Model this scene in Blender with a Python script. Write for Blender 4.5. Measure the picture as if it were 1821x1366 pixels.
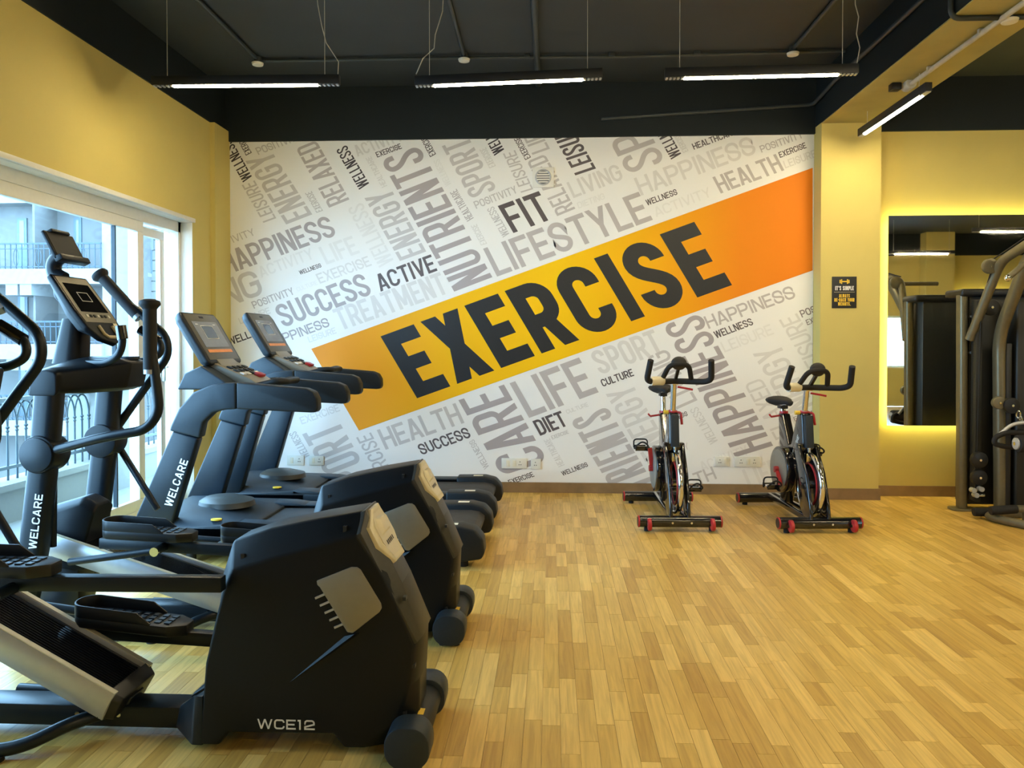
import bpy, bmesh, math, random
from mathutils import Vector, Matrix
random.seed(7)
R = math.radians
for o in list(bpy.data.objects): bpy.data.objects.remove(o)
SC = bpy.context.scene
COL = SC.collection

# ------------------------------------------------------------------ camera
F_PX, CAM_H, YAW, PITCH, CY_PX = 1368.0, 1.40, R(2.9), R(1.0), 634.0
cd = bpy.data.cameras.new('camera'); cam = bpy.data.objects.new('camera', cd); COL.objects.link(cam)
cd.sensor_fit = 'HORIZONTAL'; cd.sensor_width = 36; cd.lens = F_PX / 1821 * 36
cd.shift_y = -(683 - CY_PX) / 1821; cd.clip_start = 0.05; cd.clip_end = 300
cam.location = (0, 0, CAM_H); cam.rotation_euler = (R(90) - PITCH, 0, YAW)
SC.camera = cam
# ------------------------------------------------------------------ world, exposure
W = bpy.data.worlds.new('sky'); SC.world = W; W.use_nodes = True
bg = W.node_tree.nodes['Background']
bg.inputs[0].default_value = (0.44, 0.72, 1.0, 1); bg.inputs[1].default_value = 14.0
SC.view_settings.view_transform = 'Standard'; SC.view_settings.look = 'None'
SC.view_settings.gamma = 1; SC.view_settings.use_curve_mapping = False
SC.view_settings.exposure = 0.42
LAMP_COL = (1.0, 0.83, 0.50); LAMP_W = 135.0
# daylight portal over the sliding door (gives no light of its own)
pl = bpy.data.lights.new('window_portal', 'AREA'); pl.shape = 'RECTANGLE'; pl.size = 2.4; pl.size_y = 4.9
po = bpy.data.objects.new('window_portal', pl); COL.objects.link(po)
po.location = (-3.36, 4.1, 1.25); po.rotation_euler = (0, R(-90), 0)
pl.cycles.is_portal = True

# ------------------------------------------------------------------ pixel helpers (a pixel gives a direction, the plane gives the distance)
_f = Vector((-math.sin(YAW) * math.cos(PITCH), math.cos(YAW) * math.cos(PITCH), -math.sin(PITCH)))
_r = Vector((math.cos(YAW), math.sin(YAW), 0)); _u = _r.cross(_f)
def atY(x, y, Y):
    d = _f + _r * ((x - 910.5) / F_PX) + _u * ((CY_PX - y) / F_PX)
    return Vector((0, 0, CAM_H)) + d * (Y / d.y)

# ------------------------------------------------------------------ materials
MATS = {}
def mat(name, col, rough=0.5, metal=0.0, var=0.06, scale=30.0, bump=0.0, emit=None, es=0.0, coat=0.0, spec=0.5):
    if name in MATS: return MATS[name]
    m = bpy.data.materials.new(name); m.use_nodes = True; nt = m.node_tree; b = nt.nodes['Principled BSDF']
    b.inputs['Roughness'].default_value = rough; b.inputs['Metallic'].default_value = metal
    b.inputs['Coat Weight'].default_value = coat; b.inputs['Specular IOR Level'].default_value = spec
    tc = nt.nodes.new('ShaderNodeTexCoord'); nz = nt.nodes.new('ShaderNodeTexNoise')
    nz.inputs['Scale'].default_value = scale; nz.inputs['Detail'].default_value = 4
    nt.links.new(tc.outputs['Object'], nz.inputs['Vector'])
    rp = nt.nodes.new('ShaderNodeValToRGB')
    rp.color_ramp.elements[0].position = 0.3; rp.color_ramp.elements[1].position = 0.7
    rp.color_ramp.elements[0].color = (*[c * (1 - var) for c in col], 1)
    rp.color_ramp.elements[1].color = (*[min(1, c * (1 + var)) for c in col], 1)
    nt.links.new(nz.outputs['Fac'], rp.inputs['Fac']); nt.links.new(rp.outputs['Color'], b.inputs['Base Color'])
    if bump > 0:
        bp = nt.nodes.new('ShaderNodeBump'); bp.inputs['Strength'].default_value = bump; bp.inputs['Distance'].default_value = 0.002
        nt.links.new(nz.outputs['Fac'], bp.inputs['Height']); nt.links.new(bp.outputs['Normal'], b.inputs['Normal'])
    if emit:
        b.inputs['Emission Color'].default_value = (*emit, 1); b.inputs['Emission Strength'].default_value = es
    MATS[name] = m
    return m
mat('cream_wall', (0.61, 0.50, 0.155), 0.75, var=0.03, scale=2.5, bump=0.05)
mat('ceiling_paint', (0.026, 0.033, 0.037), 0.6, var=0.12, scale=2.0, bump=0.1)
mat('dark_paint', (0.007, 0.012, 0.015), 0.65, var=0.12, scale=2.0, bump=0.1, spec=0.3)
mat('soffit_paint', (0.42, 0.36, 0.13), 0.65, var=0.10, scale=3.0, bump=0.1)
mat('mural_white', (0.85, 0.845, 0.83), 0.55, var=0.01, scale=3)
mat('letter_black', (0.012, 0.014, 0.018), 0.5)
for i, c in enumerate([(0.055, 0.045, 0.052), (0.13, 0.11, 0.115), (0.36, 0.32, 0.325), (0.47, 0.445, 0.44), (0.57, 0.555, 0.54), (0.645, 0.635, 0.615)]):
    mat('print_grey_%d' % i, c, 0.55, var=0.02, scale=5)
mat('base_wood', (0.26, 0.165, 0.08), 0.45, var=0.2, scale=6)
mat('upvc', (0.78, 0.77, 0.72), 0.35, var=0.02)
mat('white_plastic', (0.74, 0.73, 0.66), 0.4, var=0.02)
mat('off_white', (0.75, 0.70, 0.56), 0.6, var=0.04)
mat('black_plastic', (0.006, 0.007, 0.009), 0.42, var=0.1, scale=60, bump=0.04)
mat('shroud_black', (0.004, 0.006, 0.009), 0.42, var=0.1, scale=80, bump=0.06, spec=0.28)
mat('charcoal_plastic', (0.011, 0.014, 0.017), 0.46, var=0.08, scale=60, bump=0.03, spec=0.3)
mat('slate_plastic', (0.018, 0.027, 0.036), 0.46, var=0.06, scale=60, bump=0.03, spec=0.35)
mat('frame_paint', (0.005, 0.010, 0.016), 0.36, var=0.08, scale=40, spec=0.35)
mat('spine_plastic', (0.035, 0.034, 0.028), 0.42, var=0.08, scale=60, bump=0.03)
mat('console_grey', (0.11, 0.105, 0.085), 0.4)
mat('rubber', (0.006, 0.006, 0.007), 0.7, var=0.1, scale=80, bump=0.1)
mat('belt', (0.03, 0.03, 0.03), 0.6, var=0.25, scale=25, bump=0.1)
mat('silver', (0.50, 0.51, 0.53), 0.36, 0.45, var=0.03)
mat('silver_paint', (0.27, 0.255, 0.215), 0.42, 0.25, var=0.03)
mat('champagne', (0.62, 0.56, 0.40), 0.38, 0.2, var=0.03)
mat('chrome', (0.75, 0.75, 0.75), 0.12, 1.0, var=0.02)
mat('gloss_black', (0.008, 0.008, 0.009), 0.12, coat=0.6)
mat('red', (0.42, 0.02, 0.025), 0.35)
mat('orange_plastic', (0.8, 0.28, 0.03), 0.4)
mat('yellow_plastic', (0.75, 0.50, 0.04), 0.4)
mat('screen_black', (0.006, 0.006, 0.008), 0.10, coat=0.3)
mat('screen_grey', (0.16, 0.16, 0.17), 0.15)
mat('white_print', (0.78, 0.78, 0.76), 0.5)
mat('gym_frame', (0.16, 0.14, 0.085), 0.35, 0.35, var=0.06)
mat('gym_shroud', (0.014, 0.015, 0.013), 0.5, var=0.08)
mat('iron', (0.03, 0.05, 0.068), 0.5)
mat('outside_wall', (0.125, 0.118, 0.11), 0.8, var=0.10, scale=0.8)
mat('outside_trim', (0.20, 0.195, 0.185), 0.8, var=0.03)
mat('outside_dark', (0.08, 0.11, 0.13), 0.5, var=0.1, scale=2)
mat('outside_tile', (0.13, 0.122, 0.11), 0.7, var=0.06, scale=4)
mat('lamp_glow', (0.9, 0.85, 0.7), 0.4, emit=LAMP_COL, es=LAMP_W)
mat('led_glow', (0.9, 0.9, 0.6), 0.4, emit=(1.0, 0.90, 0.34), es=19.0)
mat('conduit', (0.035, 0.045, 0.05), 0.45)
mat('pale_conduit', (0.55, 0.53, 0.47), 0.5)
mat('skin_chart', (0.45, 0.28, 0.16), 0.5)

def glass_mat():
    m = bpy.data.materials.new('window_glass'); m.use_nodes = True; nt = m.node_tree; nt.nodes.remove(nt.nodes['Principled BSDF'])
    t = nt.nodes.new('ShaderNodeBsdfTransparent'); t.inputs[0].default_value = (0.86, 0.94, 0.98, 1)
    g = nt.nodes.new('ShaderNodeBsdfGlossy'); g.inputs['Roughness'].default_value = 0.02
    lw_ = nt.nodes.new('ShaderNodeLayerWeight'); lw_.inputs[0].default_value = 0.5
    pw = nt.nodes.new('ShaderNodeMath'); pw.operation = 'POWER'; pw.inputs[1].default_value = 4.0
    fr = nt.nodes.new('ShaderNodeMath'); fr.operation = 'MULTIPLY_ADD'; fr.inputs[1].default_value = 0.4; fr.inputs[2].default_value = 0.02
    nt.links.new(lw_.outputs['Facing'], pw.inputs[0]); nt.links.new(pw.outputs[0], fr.inputs[0])
    mx = nt.nodes.new('ShaderNodeMixShader'); nt.links.new(fr.outputs[0], mx.inputs[0]); nt.links.new(t.outputs[0], mx.inputs[1]); nt.links.new(g.outputs[0], mx.inputs[2])
    nt.links.new(mx.outputs[0], nt.nodes['Material Output'].inputs[0]); MATS['glass'] = m
glass_mat()
def mirror_mat():
    m = mat('mirror', (0.86, 0.87, 0.80), 0.015, 1.0, var=0.0); return m
mirror_mat()

def wood_mat():
    m = bpy.data.materials.new('strip_wood'); m.use_nodes = True; nt = m.node_tree; b = nt.nodes['Principled BSDF']
    L = nt.links.new; N = nt.nodes.new
    at = N('ShaderNodeAttribute'); at.attribute_name = 'tone'
    ge = N('ShaderNodeNewGeometry')
    mp = N('ShaderNodeMapping'); mp.inputs['Scale'].default_value = (55, 3.0, 1); L(ge.outputs['Position'], mp.inputs['Vector'])
    add = N('ShaderNodeVectorMath'); add.operation = 'ADD'; cb = N('ShaderNodeCombineXYZ')
    mul = N('ShaderNodeMath'); mul.operation = 'MULTIPLY'; mul.inputs[1].default_value = 91.0
    L(at.outputs['Fac'], mul.inputs[0]); L(mul.outputs[0], cb.inputs[1]); L(mul.outputs[0], cb.inputs[2]); L(mp.outputs[0], add.inputs[0]); L(cb.outputs[0], add.inputs[1])
    nz = N('ShaderNodeTexNoise'); nz.inputs['Scale'].default_value = 1.0; nz.inputs['Detail'].default_value = 5; nz.inputs['Distortion'].default_value = 0.8
    L(add.outputs[0], nz.inputs['Vector'])
    rp = N('ShaderNodeValToRGB'); e = rp.color_ramp.elements
    e[0].position = 0.0; e[0].color = (0.47, 0.280, 0.060, 1); e[1].position = 1.0; e[1].color = (0.78, 0.54, 0.165, 1)
    k = e.new(0.45); k.color = (0.62, 0.405, 0.10, 1)
    L(at.outputs['Fac'], rp.inputs['Fac'])
    mx = N('ShaderNodeMix'); mx.data_type = 'RGBA'; mx.blend_type = 'MULTIPLY'; mx.inputs['Factor'].default_value = 1
    gr = N('ShaderNodeValToRGB'); gr.color_ramp.elements[0].position = 0.3; gr.color_ramp.elements[0].color = (0.80, 0.76, 0.72, 1)
    gr.color_ramp.elements[1].position = 0.62; gr.color_ramp.elements[1].color = (1.06, 1.05, 1.04, 1)
    L(nz.outputs['Fac'], gr.inputs['Fac']); L(rp.outputs['Color'], mx.inputs[6]); L(gr.outputs['Color'], mx.inputs[7]); L(mx.outputs[2], b.inputs['Base Color'])
    b.inputs['Roughness'].default_value = 0.36; b.inputs['Specular IOR Level'].default_value = 0.35
    MATS['strip_wood'] = m
wood_mat()
def far_wood():
    m = bpy.data.materials.new('far_wood'); m.use_nodes = True; nt = m.node_tree; b = nt.nodes['Principled BSDF']
    ge = nt.nodes.new('ShaderNodeNewGeometry'); mp = nt.nodes.new('ShaderNodeMapping'); mp.inputs['Rotation'].default_value = (0, 0, R(90))
    br = nt.nodes.new('ShaderNodeTexBrick'); br.inputs['Color1'].default_value = (0.55, 0.36, 0.13, 1); br.inputs['Color2'].default_value = (0.70, 0.50, 0.21, 1)
    br.inputs['Mortar'].default_value = (0.36, 0.25, 0.14, 1); br.inputs['Scale'].default_value = 1; br.inputs['Brick Width'].default_value = 0.4; br.inputs['Row Height'].default_value = 0.066; br.inputs['Mortar Size'].default_value = 0.001
    nt.links.new(ge.outputs['Position'], mp.inputs[0]); nt.links.new(mp.outputs[0], br.inputs['Vector']); nt.links.new(br.outputs['Color'], b.inputs['Base Color'])
    b.inputs['Roughness'].default_value = 0.34; MATS['far_wood'] = m
far_wood()
def banner_mat(x0, x1):
    m = bpy.data.materials.new('banner_print'); m.use_nodes = True; nt = m.node_tree; b = nt.nodes['Principled BSDF']
    ge = nt.nodes.new('ShaderNodeNewGeometry'); sp = nt.nodes.new('ShaderNodeSeparateXYZ'); mr = nt.nodes.new('ShaderNodeMapRange')
    mr.inputs['From Min'].default_value = x0; mr.inputs['From Max'].default_value = x1
    rp = nt.nodes.new('ShaderNodeValToRGB'); e = rp.color_ramp.elements
    e[0].position = 0; e[0].color = (0.78, 0.27, 0.030, 1); e[1].position = 1; e[1].color = (0.80, 0.22, 0.012, 1)
    for p, c in ((0.30, (0.92, 0.50, 0.006)), (0.5, (0.95, 0.57, 0.004)), (0.68, (0.90, 0.44, 0.004)), (0.86, (0.82, 0.25, 0.010))):
        k = e.new(p); k.color = (*c, 1)
    L = nt.links.new
    L(ge.outputs['Position'], sp.inputs[0]); L(sp.outputs[0], mr.inputs['Value']); L(mr.outputs[0], rp.inputs['Fac']); L(rp.outputs['Color'], b.inputs['Base Color'])
    b.inputs['Roughness'].default_value = 0.6; b.inputs['Specular IOR Level'].default_value = 0.2; MATS['banner'] = m

# ------------------------------------------------------------------ mesh builder
class MB:
    def __init__(s): s.v = []; s.f = []
    def add(s, vs, fs):
        n = len(s.v); s.v += [tuple(v) for v in vs]; s.f += [tuple(i + n for i in f) for f in fs]; return s
    def box(s, x0, x1, y0, y1, z0, z1):
        return s.add([(x0, y0, z0), (x1, y0, z0), (x1, y1, z0), (x0, y1, z0), (x0, y0, z1), (x1, y0, z1), (x1, y1, z1), (x0, y1, z1)],
                     [(0, 3, 2, 1), (4, 5, 6, 7), (0, 1, 5, 4), (1, 2, 6, 5), (2, 3, 7, 6), (3, 0, 4, 7)])
    def bar(s, a, b, w, h, up=(0, 0, 1)):
        a = Vector(a); b = Vector(b); d = (b - a).normalized(); u = Vector(up)
        sx = d.cross(u)
        if sx.length < 1e-4: sx = d.cross(Vector((1, 0, 0)))
        sx.normalize(); u = sx.cross(d).normalized()
        vs = []
        for p in (a, b):
            for q in ((-1, -1), (1, -1), (1, 1), (-1, 1)): vs.append(p + sx * (q[0] * w / 2) + u * (q[1] * h / 2))
        return s.add(vs, [(0, 3, 2, 1), (4, 5, 6, 7), (0, 1, 5, 4), (1, 2, 6, 5), (2, 3, 7, 6), (3, 0, 4, 7)])
    def loft(s, rings, closed=False, caps=True):
        n = len(rings[0]); base = len(s.v); fs = []
        m = len(rings)
        for i in range(m - (0 if closed else 1)):
            a = i * n; b = ((i + 1) % m) * n
            for j in range(n): fs.append((a + j, a + (j + 1) % n, b + (j + 1) % n, b + j))
        if caps and not closed: fs.append(tuple(range(n - 1, -1, -1))); fs.append(tuple((m - 1) * n + j for j in range(n)))
        return s.add([p for r in rings for p in r], fs)
    def prism(s, poly, y0, y1):   # polygon in XZ extruded along Y
        return s.loft([[(x, y0, z) for x, z in poly], [(x, y1, z) for x, z in poly]])
    def tube(s, pts, r, seg=12, closed=False, flat=None):
        P = [Vector(p) for p in pts]; n = len(P); rs = r if isinstance(r, (list, tuple)) else [r] * n
        T = []
        for i in range(n):
            if closed: t = P[(i + 1) % n] - P[i - 1]
            else: t = P[min(i + 1, n - 1)] - P[max(i - 1, 0)]
            T.append(t.normalized())
        u = Vector((0, 0, 1)) if abs(T[0].z) < 0.9 else Vector((0, 1, 0))
        u = (u - T[0] * u.dot(T[0])).normalized(); rings = []
        for i in range(n):
            u = (u - T[i] * u.dot(T[i])).normalized(); w = T[i].cross(u)
            rings.append([P[i] + (u * math.cos(2 * math.pi * k / seg) + w * math.sin(2 * math.pi * k / seg)) * rs[i] for k in range(seg)])
        return s.loft(rings, closed)
    def cyl(s, a, b, r, seg=20, r2=None):
        return s.tube([a, b], [r, r if r2 is None else r2], seg)
    def disc_y(s, c, r, t, seg=28): return s.cyl((c[0], c[1] - t / 2, c[2]), (c[0], c[1] + t / 2, c[2]), r, seg)
    def disc_x(s, c, r, t, seg=28): return s.cyl((c[0] - t / 2, c[1], c[2]), (c[0] + t / 2, c[1], c[2]), r, seg)
    def ball(s, c, rx, ry, rz, seg=16, rings=9):
        rr = []
        for i in range(rings):
            a = math.pi * (i + 0.5) / rings - math.pi / 2
            rr.append([(c[0] + rx * math.cos(a) * math.cos(2 * math.pi * k / seg), c[1] + ry * math.cos(a) * math.sin(2 * math.pi * k / seg), c[2] + rz * math.sin(a)) for k in range(seg)])
        return s.loft(rr)
    def build(s, name, m, parent=None, bevel=0.0, seg=2, smooth=True, angle=38):
        me = bpy.data.meshes.new(name)
        off = Vector(parent['org']) if parent is not None and 'org' in parent else Vector((0, 0, 0))
        me.from_pydata([Vector(v) - off for v in s.v], [], s.f); me.materials.append(MATS[m] if isinstance(m, str) else m)
        bm = bmesh.new(); bm.from_mesh(me); bmesh.ops.recalc_face_normals(bm, faces=bm.faces)
        if bevel > 0:
            ed = [e for e in bm.edges if len(e.link_faces) == 2 and e.calc_face_angle(0) > R(28)]
            bmesh.ops.bevel(bm, geom=ed, offset=bevel, segments=seg, profile=0.5, affect='EDGES', clamp_overlap=True)
        bm.to_mesh(me); bm.free()
        if smooth:
            me.polygons.foreach_set('use_smooth', [True] * len(me.polygons)); me.set_sharp_from_angle(angle=R(angle))
        o = bpy.data.objects.new(name, me); COL.objects.link(o)
        if parent is not None:
            o.parent = parent
            if 'org' in parent: o['org'] = list(parent['org'])
        return o
def tag(o, label=None, cat=None, group=None, kind=None):
    if label: o['label'] = label
    if cat: o['category'] = cat
    if group: o['group'] = group
    if kind: o['kind'] = kind
    return o
def thing(name, label, cat, org=(0, 0, 0), at=None, rz=0, group=None, kind=None):
    """Empty at the thing's base. Parts are modelled in coordinates where the base is at org; at = where it stands."""
    o = bpy.data.objects.new(name, None); COL.objects.link(o); o.empty_display_size = 0.2
    o['org'] = list(org); o.location = at if at is not None else org; o.rotation_euler = (0, 0, rz)
    return tag(o, label, cat, group, kind)
def struct(name, mb, m, **k):
    o = mb.build(name, m, **k); o['kind'] = 'structure'; return o
def arc_pts(pts, r=0.05, n=6):
    """round the corners of a polyline"""
    P = [Vector(p) for p in pts]; out = [P[0]]
    for i in range(1, len(P) - 1):
        a, b, c = P[i - 1], P[i], P[i + 1]; d1 = (a - b); d2 = (c - b)
        q = min(r, d1.length * 0.48, d2.length * 0.48); s0 = b + d1.normalized() * q; s1 = b + d2.normalized() * q
        for k in range(n + 1):
            t = k / n; out.append(s0 * (1 - t) ** 2 + b * (2 * t * (1 - t)) + s1 * t * t)
    out.append(P[-1]); return out
def rrect(w, h, r, n=5):
    out = []
    for cx, cy, a0 in ((w / 2 - r, h / 2 - r, 0), (-w / 2 + r, h / 2 - r, 90), (-w / 2 + r, -h / 2 + r, 180), (w / 2 - r, -h / 2 + r, 270)):
        for k in range(n + 1):
            a = R(a0 + 90 * k / n); out.append((cx + r * math.cos(a), cy + r * math.sin(a)))
    return out

# ------------------------------------------------------------------ lettering: condensed capitals drawn from strokes
def _stroke(path, t, closed=False):
    n = len(path); qs = []; L = []; Rr = []
    for i in range(n):
        p = Vector(path[i])
        a = Vector(path[i - 1]) if (i > 0 or closed) else None
        b = Vector(path[(i + 1) % n]) if (i < n - 1 or closed) else None
        d1 = (p - a).normalized() if a is not None else None; d2 = (b - p).normalized() if b is not None else None
        if d1 is None: d1 = d2
        if d2 is None: d2 = d1
        nn = (Vector((-d1.y, d1.x)) + Vector((-d2.y, d2.x))); nn.normalize()
        c = max(0.35, nn.dot(Vector((-d1.y, d1.x)))); o = nn * (t / 2 / c)
        L.append(p + o); Rr.append(p - o)
    for i in range(n if closed else n - 1):
        j = (i + 1) % n; qs.append([Rr[i], Rr[j], L[j], L[i]])
    return qs
def _arc(cx, cy, rx, ry, a0, a1, n=8): return [(cx + rx * math.cos(R(a0 + (a1 - a0) * k / n)), cy + ry * math.sin(R(a0 + (a1 - a0) * k / n))) for k in range(n + 1)]
def _rect(x0, x1, y0, y1): return [(x0, y0), (x1, y0), (x1, y1), (x0, y1)]
def _diag(x0, y0, x1, y1, hw): return [(x0 - hw / 2, y0), (x0 + hw / 2, y0), (x1 + hw / 2, y1), (x1 - hw / 2, y1)]
GW = {'I': 0.30, 'M': 1.28, 'W': 1.45, "'": 0.3, '.': 0.3, '-': 0.7, ' ': 0.5, 'L': 0.86, 'E': 0.9, 'F': 0.88, 'T': 0.98, 'A': 1.05, '1': 0.5, 'V': 1.05}
def glyph(ch, w, t):
    h = 1.0; m = t / 2; rd = min((w - t) / 2, 0.24); o = []
    if ch == 'I' or ch == '1':
        o = [_rect(w / 2 - m, w / 2 + m, 0, 1)]
        if ch == '1': o.append(_rect(w / 2 - m - t * 0.9, w / 2 - m, 1 - t, 1))
    elif ch == 'E': o = [_rect(0, t, 0, 1), _rect(t, w, 0, t), _rect(t, w, 1 - t, 1), _rect(t, w * 0.88, 0.5 - m, 0.5 + m)]
    elif ch == 'F': o = [_rect(0, t, 0, 1), _rect(t, w, 1 - t, 1), _rect(t, w * 0.88, 0.48 - m, 0.48 + m)]
    elif ch == 'L': o = [_rect(0, t, 0, 1), _rect(t, w, 0, t)]
    elif ch == 'H': o = [_rect(0, t, 0, 1), _rect(w - t, w, 0, 1), _rect(t, w - t, 0.5 - m, 0.5 + m)]
    elif ch == 'T': o = [_rect(w / 2 - m, w / 2 + m, 0, 1 - t), _rect(0, w, 1 - t, 1)]
    elif ch == 'O': o = _stroke(_arc(w - m - rd, 1 - m - rd, rd, rd, 0, 90)[:-1] + _arc(m + rd, 1 - m - rd, rd, rd, 90, 180) + _arc(m + rd, m + rd, rd, rd, 180, 270)[:-1] + _arc(w - m - rd, m + rd, rd, rd, 270, 360), t, True)
    elif ch in 'CG':
        p = [(w - m, 0.67)] + _arc(w - m - rd, 1 - m - rd, rd, rd, 0, 90) [:-1]+ _arc(m + rd, 1 - m - rd, rd, rd, 90, 180) + _arc(m + rd, m + rd, rd, rd, 180, 270)[:-1] + _arc(w - m - rd, m + rd, rd, rd, 270, 360)
        p.append((w - m, 0.33 if ch == 'C' else 0.5)); o = _stroke(p, t)
        if ch == 'G': o.append(_rect(w * 0.5, w, 0.5 - m, 0.5 + m))
    elif ch == 'U': o = _stroke([(m, 1)] + _arc(m + rd, m + rd, rd, rd, 180, 270)[:-1] + _arc(w - m - rd, m + rd, rd, rd, 270, 360) + [(w - m, 1)], t)
    elif ch == 'D': o = [_rect(0, t, 0, 1)] + _stroke([(t, 1 - m)] + _arc(w - m - rd, 1 - m - rd, rd, rd, 90, 0) + _arc(w - m - rd, m + rd, rd, rd, 0, -90) + [(t, m)], t)
    elif ch in 'PRB':
        r2 = min(rd, 0.22); yb = 0.44
        o = [_rect(0, t, 0, 1)] + _stroke([(t, 1 - m)] + _arc(w - m - r2, 1 - m - r2, r2, r2, 90, 0) + _arc(w - m - r2, yb + r2, r2, r2, 0, -90) + [(t, yb)], t)
        if ch == 'R': o.append(_diag(w - t * 0.52, 0, w * 0.55, yb, t * 1.05))
    elif ch == 'S':
        q = (w - t) / 2; q = min(q, 0.25); x0, x1 = m, w - m; c = []
        for k in range(1, 12):
            s = k / 12.0; a, b = (x0, 1 - m - q), (x1, m + q); c1, c2 = (x0, 0.52), (x1, 0.48)
            c.append(tuple(a[i] * (1 - s) ** 3 + 3 * c1[i] * s * (1 - s) ** 2 + 3 * c2[i] * s * s * (1 - s) + b[i] * s ** 3 for i in (0, 1)))
        o = _stroke([(x1, 0.70)] + _arc(x1 - q, 1 - m - q, q, q, 0, 90)[:-1] + _arc(x0 + q, 1 - m - q, q, q, 90, 180) + c + _arc(x1 - q, m + q, q, q, 0, -90)[:-1] + _arc(x0 + q, m + q, q, q, -90, -180) + [(x0, 0.30)], t)
    elif ch == 'A': o = [_diag(t * 0.53, 0, w / 2 - t * 0.1, 1, t * 1.06), _diag(w - t * 0.53, 0, w / 2 + t * 0.1, 1, t * 1.06), _rect(w * 0.24, w * 0.76, 0.2, 0.2 + t * 0.85)]
    elif ch == 'V': o = [_diag(w / 2 - t * 0.05, 0, t * 0.53, 1, t * 1.06), _diag(w / 2 + t * 0.05, 0, w - t * 0.53, 1, t * 1.06)]
    elif ch == 'W': o = [_diag(w * 0.27, 0, t * 0.53, 1, t), _diag(w * 0.27, 0, w / 2, 1, t), _diag(w * 0.73, 0, w / 2, 1, t), _diag(w * 0.73, 0, w - t * 0.53, 1, t)]
    elif ch == 'M': o = [_rect(0, t, 0, 1), _rect(w - t, w, 0, 1), _diag(w / 2, 0.12, t * 0.6, 1, t), _diag(w / 2, 0.12, w - t * 0.6, 1, t)]
    elif ch == 'N': o = [_rect(0, t, 0, 1), _rect(w - t, w, 0, 1), _diag(w - t * 0.6, 0, t * 0.6, 1, t * 1.15)]
    elif ch == 'X': o = [_diag(t * 0.55, 0, w - t * 0.55, 1, t * 1.1), _diag(w - t * 0.55, 0, t * 0.55, 1, t * 1.1)]
    elif ch == 'K': o = [_rect(0, t, 0, 1), _diag(t * 1.2, 0.36, w - t * 0.55, 1, t * 1.1), _diag(w - t * 0.55, 0, w * 0.42, 0.6, t * 1.1)]
    elif ch == 'Y': o = [_rect(w / 2 - m, w / 2 + m, 0, 0.45), _diag(w / 2, 0.42, t * 0.53, 1, t * 1.05), _diag(w / 2, 0.42, w - t * 0.53, 1, t * 1.05)]
    elif ch == '2': o = _stroke([(m, 0.7)] + _arc(m + rd, 1 - m - rd, rd, rd, 180, 90)[:-1] + _arc(w - m - rd, 1 - m - rd, rd, rd, 90, 0) + [(w - m, 0.55), (m, 0.47 - t), (m, m * 2)], t) + [_rect(0, w, 0, t)]
    elif ch == "'": o = [_rect(w / 2 - m, w / 2 + m, 0.68, 1)]
    elif ch == '.': o = [_rect(w / 2 - m, w / 2 + m, 0, t)]
    elif ch == '-': o = [_rect(0, w, 0.42, 0.42 + t)]
    return o
def word_polys(txt, wide=0.40, t=0.165, gap=0.085):
    """polygons of a word, x scaled so that the word is 0..1 long, height 0..1; wide/t/gap in cap heights"""
    x = 0; out = []
    for ch in txt:
        w = max(GW.get(ch, 1.0) * wide, t * 1.02)
        for p in glyph(ch, w, t): out.append([(x + q[0], q[1]) for q in p])
        x += w + gap
    return out, x - gap
def lay_word(name, txt, p0, p1, p2, m, parent, nrm, lift=0.001, t=0.165, wide=None, clip=None, gap=0.085):
    """affine-lay a word: baseline p0->p1, cap height p0->p2 (world points), lifted along nrm"""
    p0, p1, p2, nrm = Vector(p0), Vector(p1), Vector(p2), Vector(nrm)
    asp = (p1 - p0).length / (p2 - p0).length
    if wide is None:
        units = sum(GW.get(c, 1.0) for c in txt); wide = max(0.2, (asp - gap * (len(txt) - 1)) / units); tt = min(t, wide * 0.48)
    else: tt = t
    polys, L = word_polys(txt, wide, tt, gap)
    mb = MB()
    for i, p in enumerate(polys):
        mb.add([p0 + (p1 - p0) * (q[0] / L) + (p2 - p0) * q[1] + nrm * (lift + 0.00004 * (i % 5)) for q in p], [tuple(range(len(p)))])
    o = mb.build(name, m, parent, smooth=False)
    if clip:
        bm = bmesh.new(); bm.from_mesh(o.data)
        off = Vector(parent['org']) if 'org' in parent else Vector((0, 0, 0))
        for co, no in clip:
            bmesh.ops.bisect_plane(bm, geom=bm.verts[:] + bm.edges[:] + bm.faces[:], plane_co=Vector(co) - off, plane_no=no, clear_outer=True)
        n = len(bm.faces); bm.to_mesh(o.data); bm.free()
        if n == 0: bpy.data.objects.remove(o); return None
    return o

# ================================================================== THE ROOM
XL, YB, ZC = -3.09, 7.19, 3.80      # left wall, back wall, ceiling
XR, YF = 11.2, -3.2
# floor: slab and strips
fl = struct('floor', MB().box(XL - 0.25, XR, YF, YB + 0.2, -0.12, -0.004), 'far_wood', smooth=False)
strips = []; SWD = 0.0665
x = XL
while x < 5.2:
    y = 1.5 - random.random() * 0.4
    while y < YB:
        ln = random.choice((0.22, 0.30, 0.38, 0.46, 0.52)) * random.uniform(0.9, 1.1)
        strips.append((x, min(x + SWD, 5.2), y, min(y + ln, YB), random.betavariate(1.6, 1.6))); y += ln
    x += SWD
def px_area(s):
    cx, cy = (s[0] + s[1]) / 2, (s[2] + s[3]) / 2
    d = Vector((cx, cy, 0)) - Vector((0, 0, CAM_H)); w = d.dot(_f)
    if w < 0.5: return 0
    px = 910.5 + F_PX * d.dot(_r) / w; py = CY_PX - F_PX * d.dot(_u) / w
    if not (-20 < px < 1841 and py < 1375): return 0
    if px < 700 and py > 900: return 0.001
    return (s[1] - s[0]) * (s[3] - s[2]) / w ** 3
strips.sort(key=px_area, reverse=True)
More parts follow.
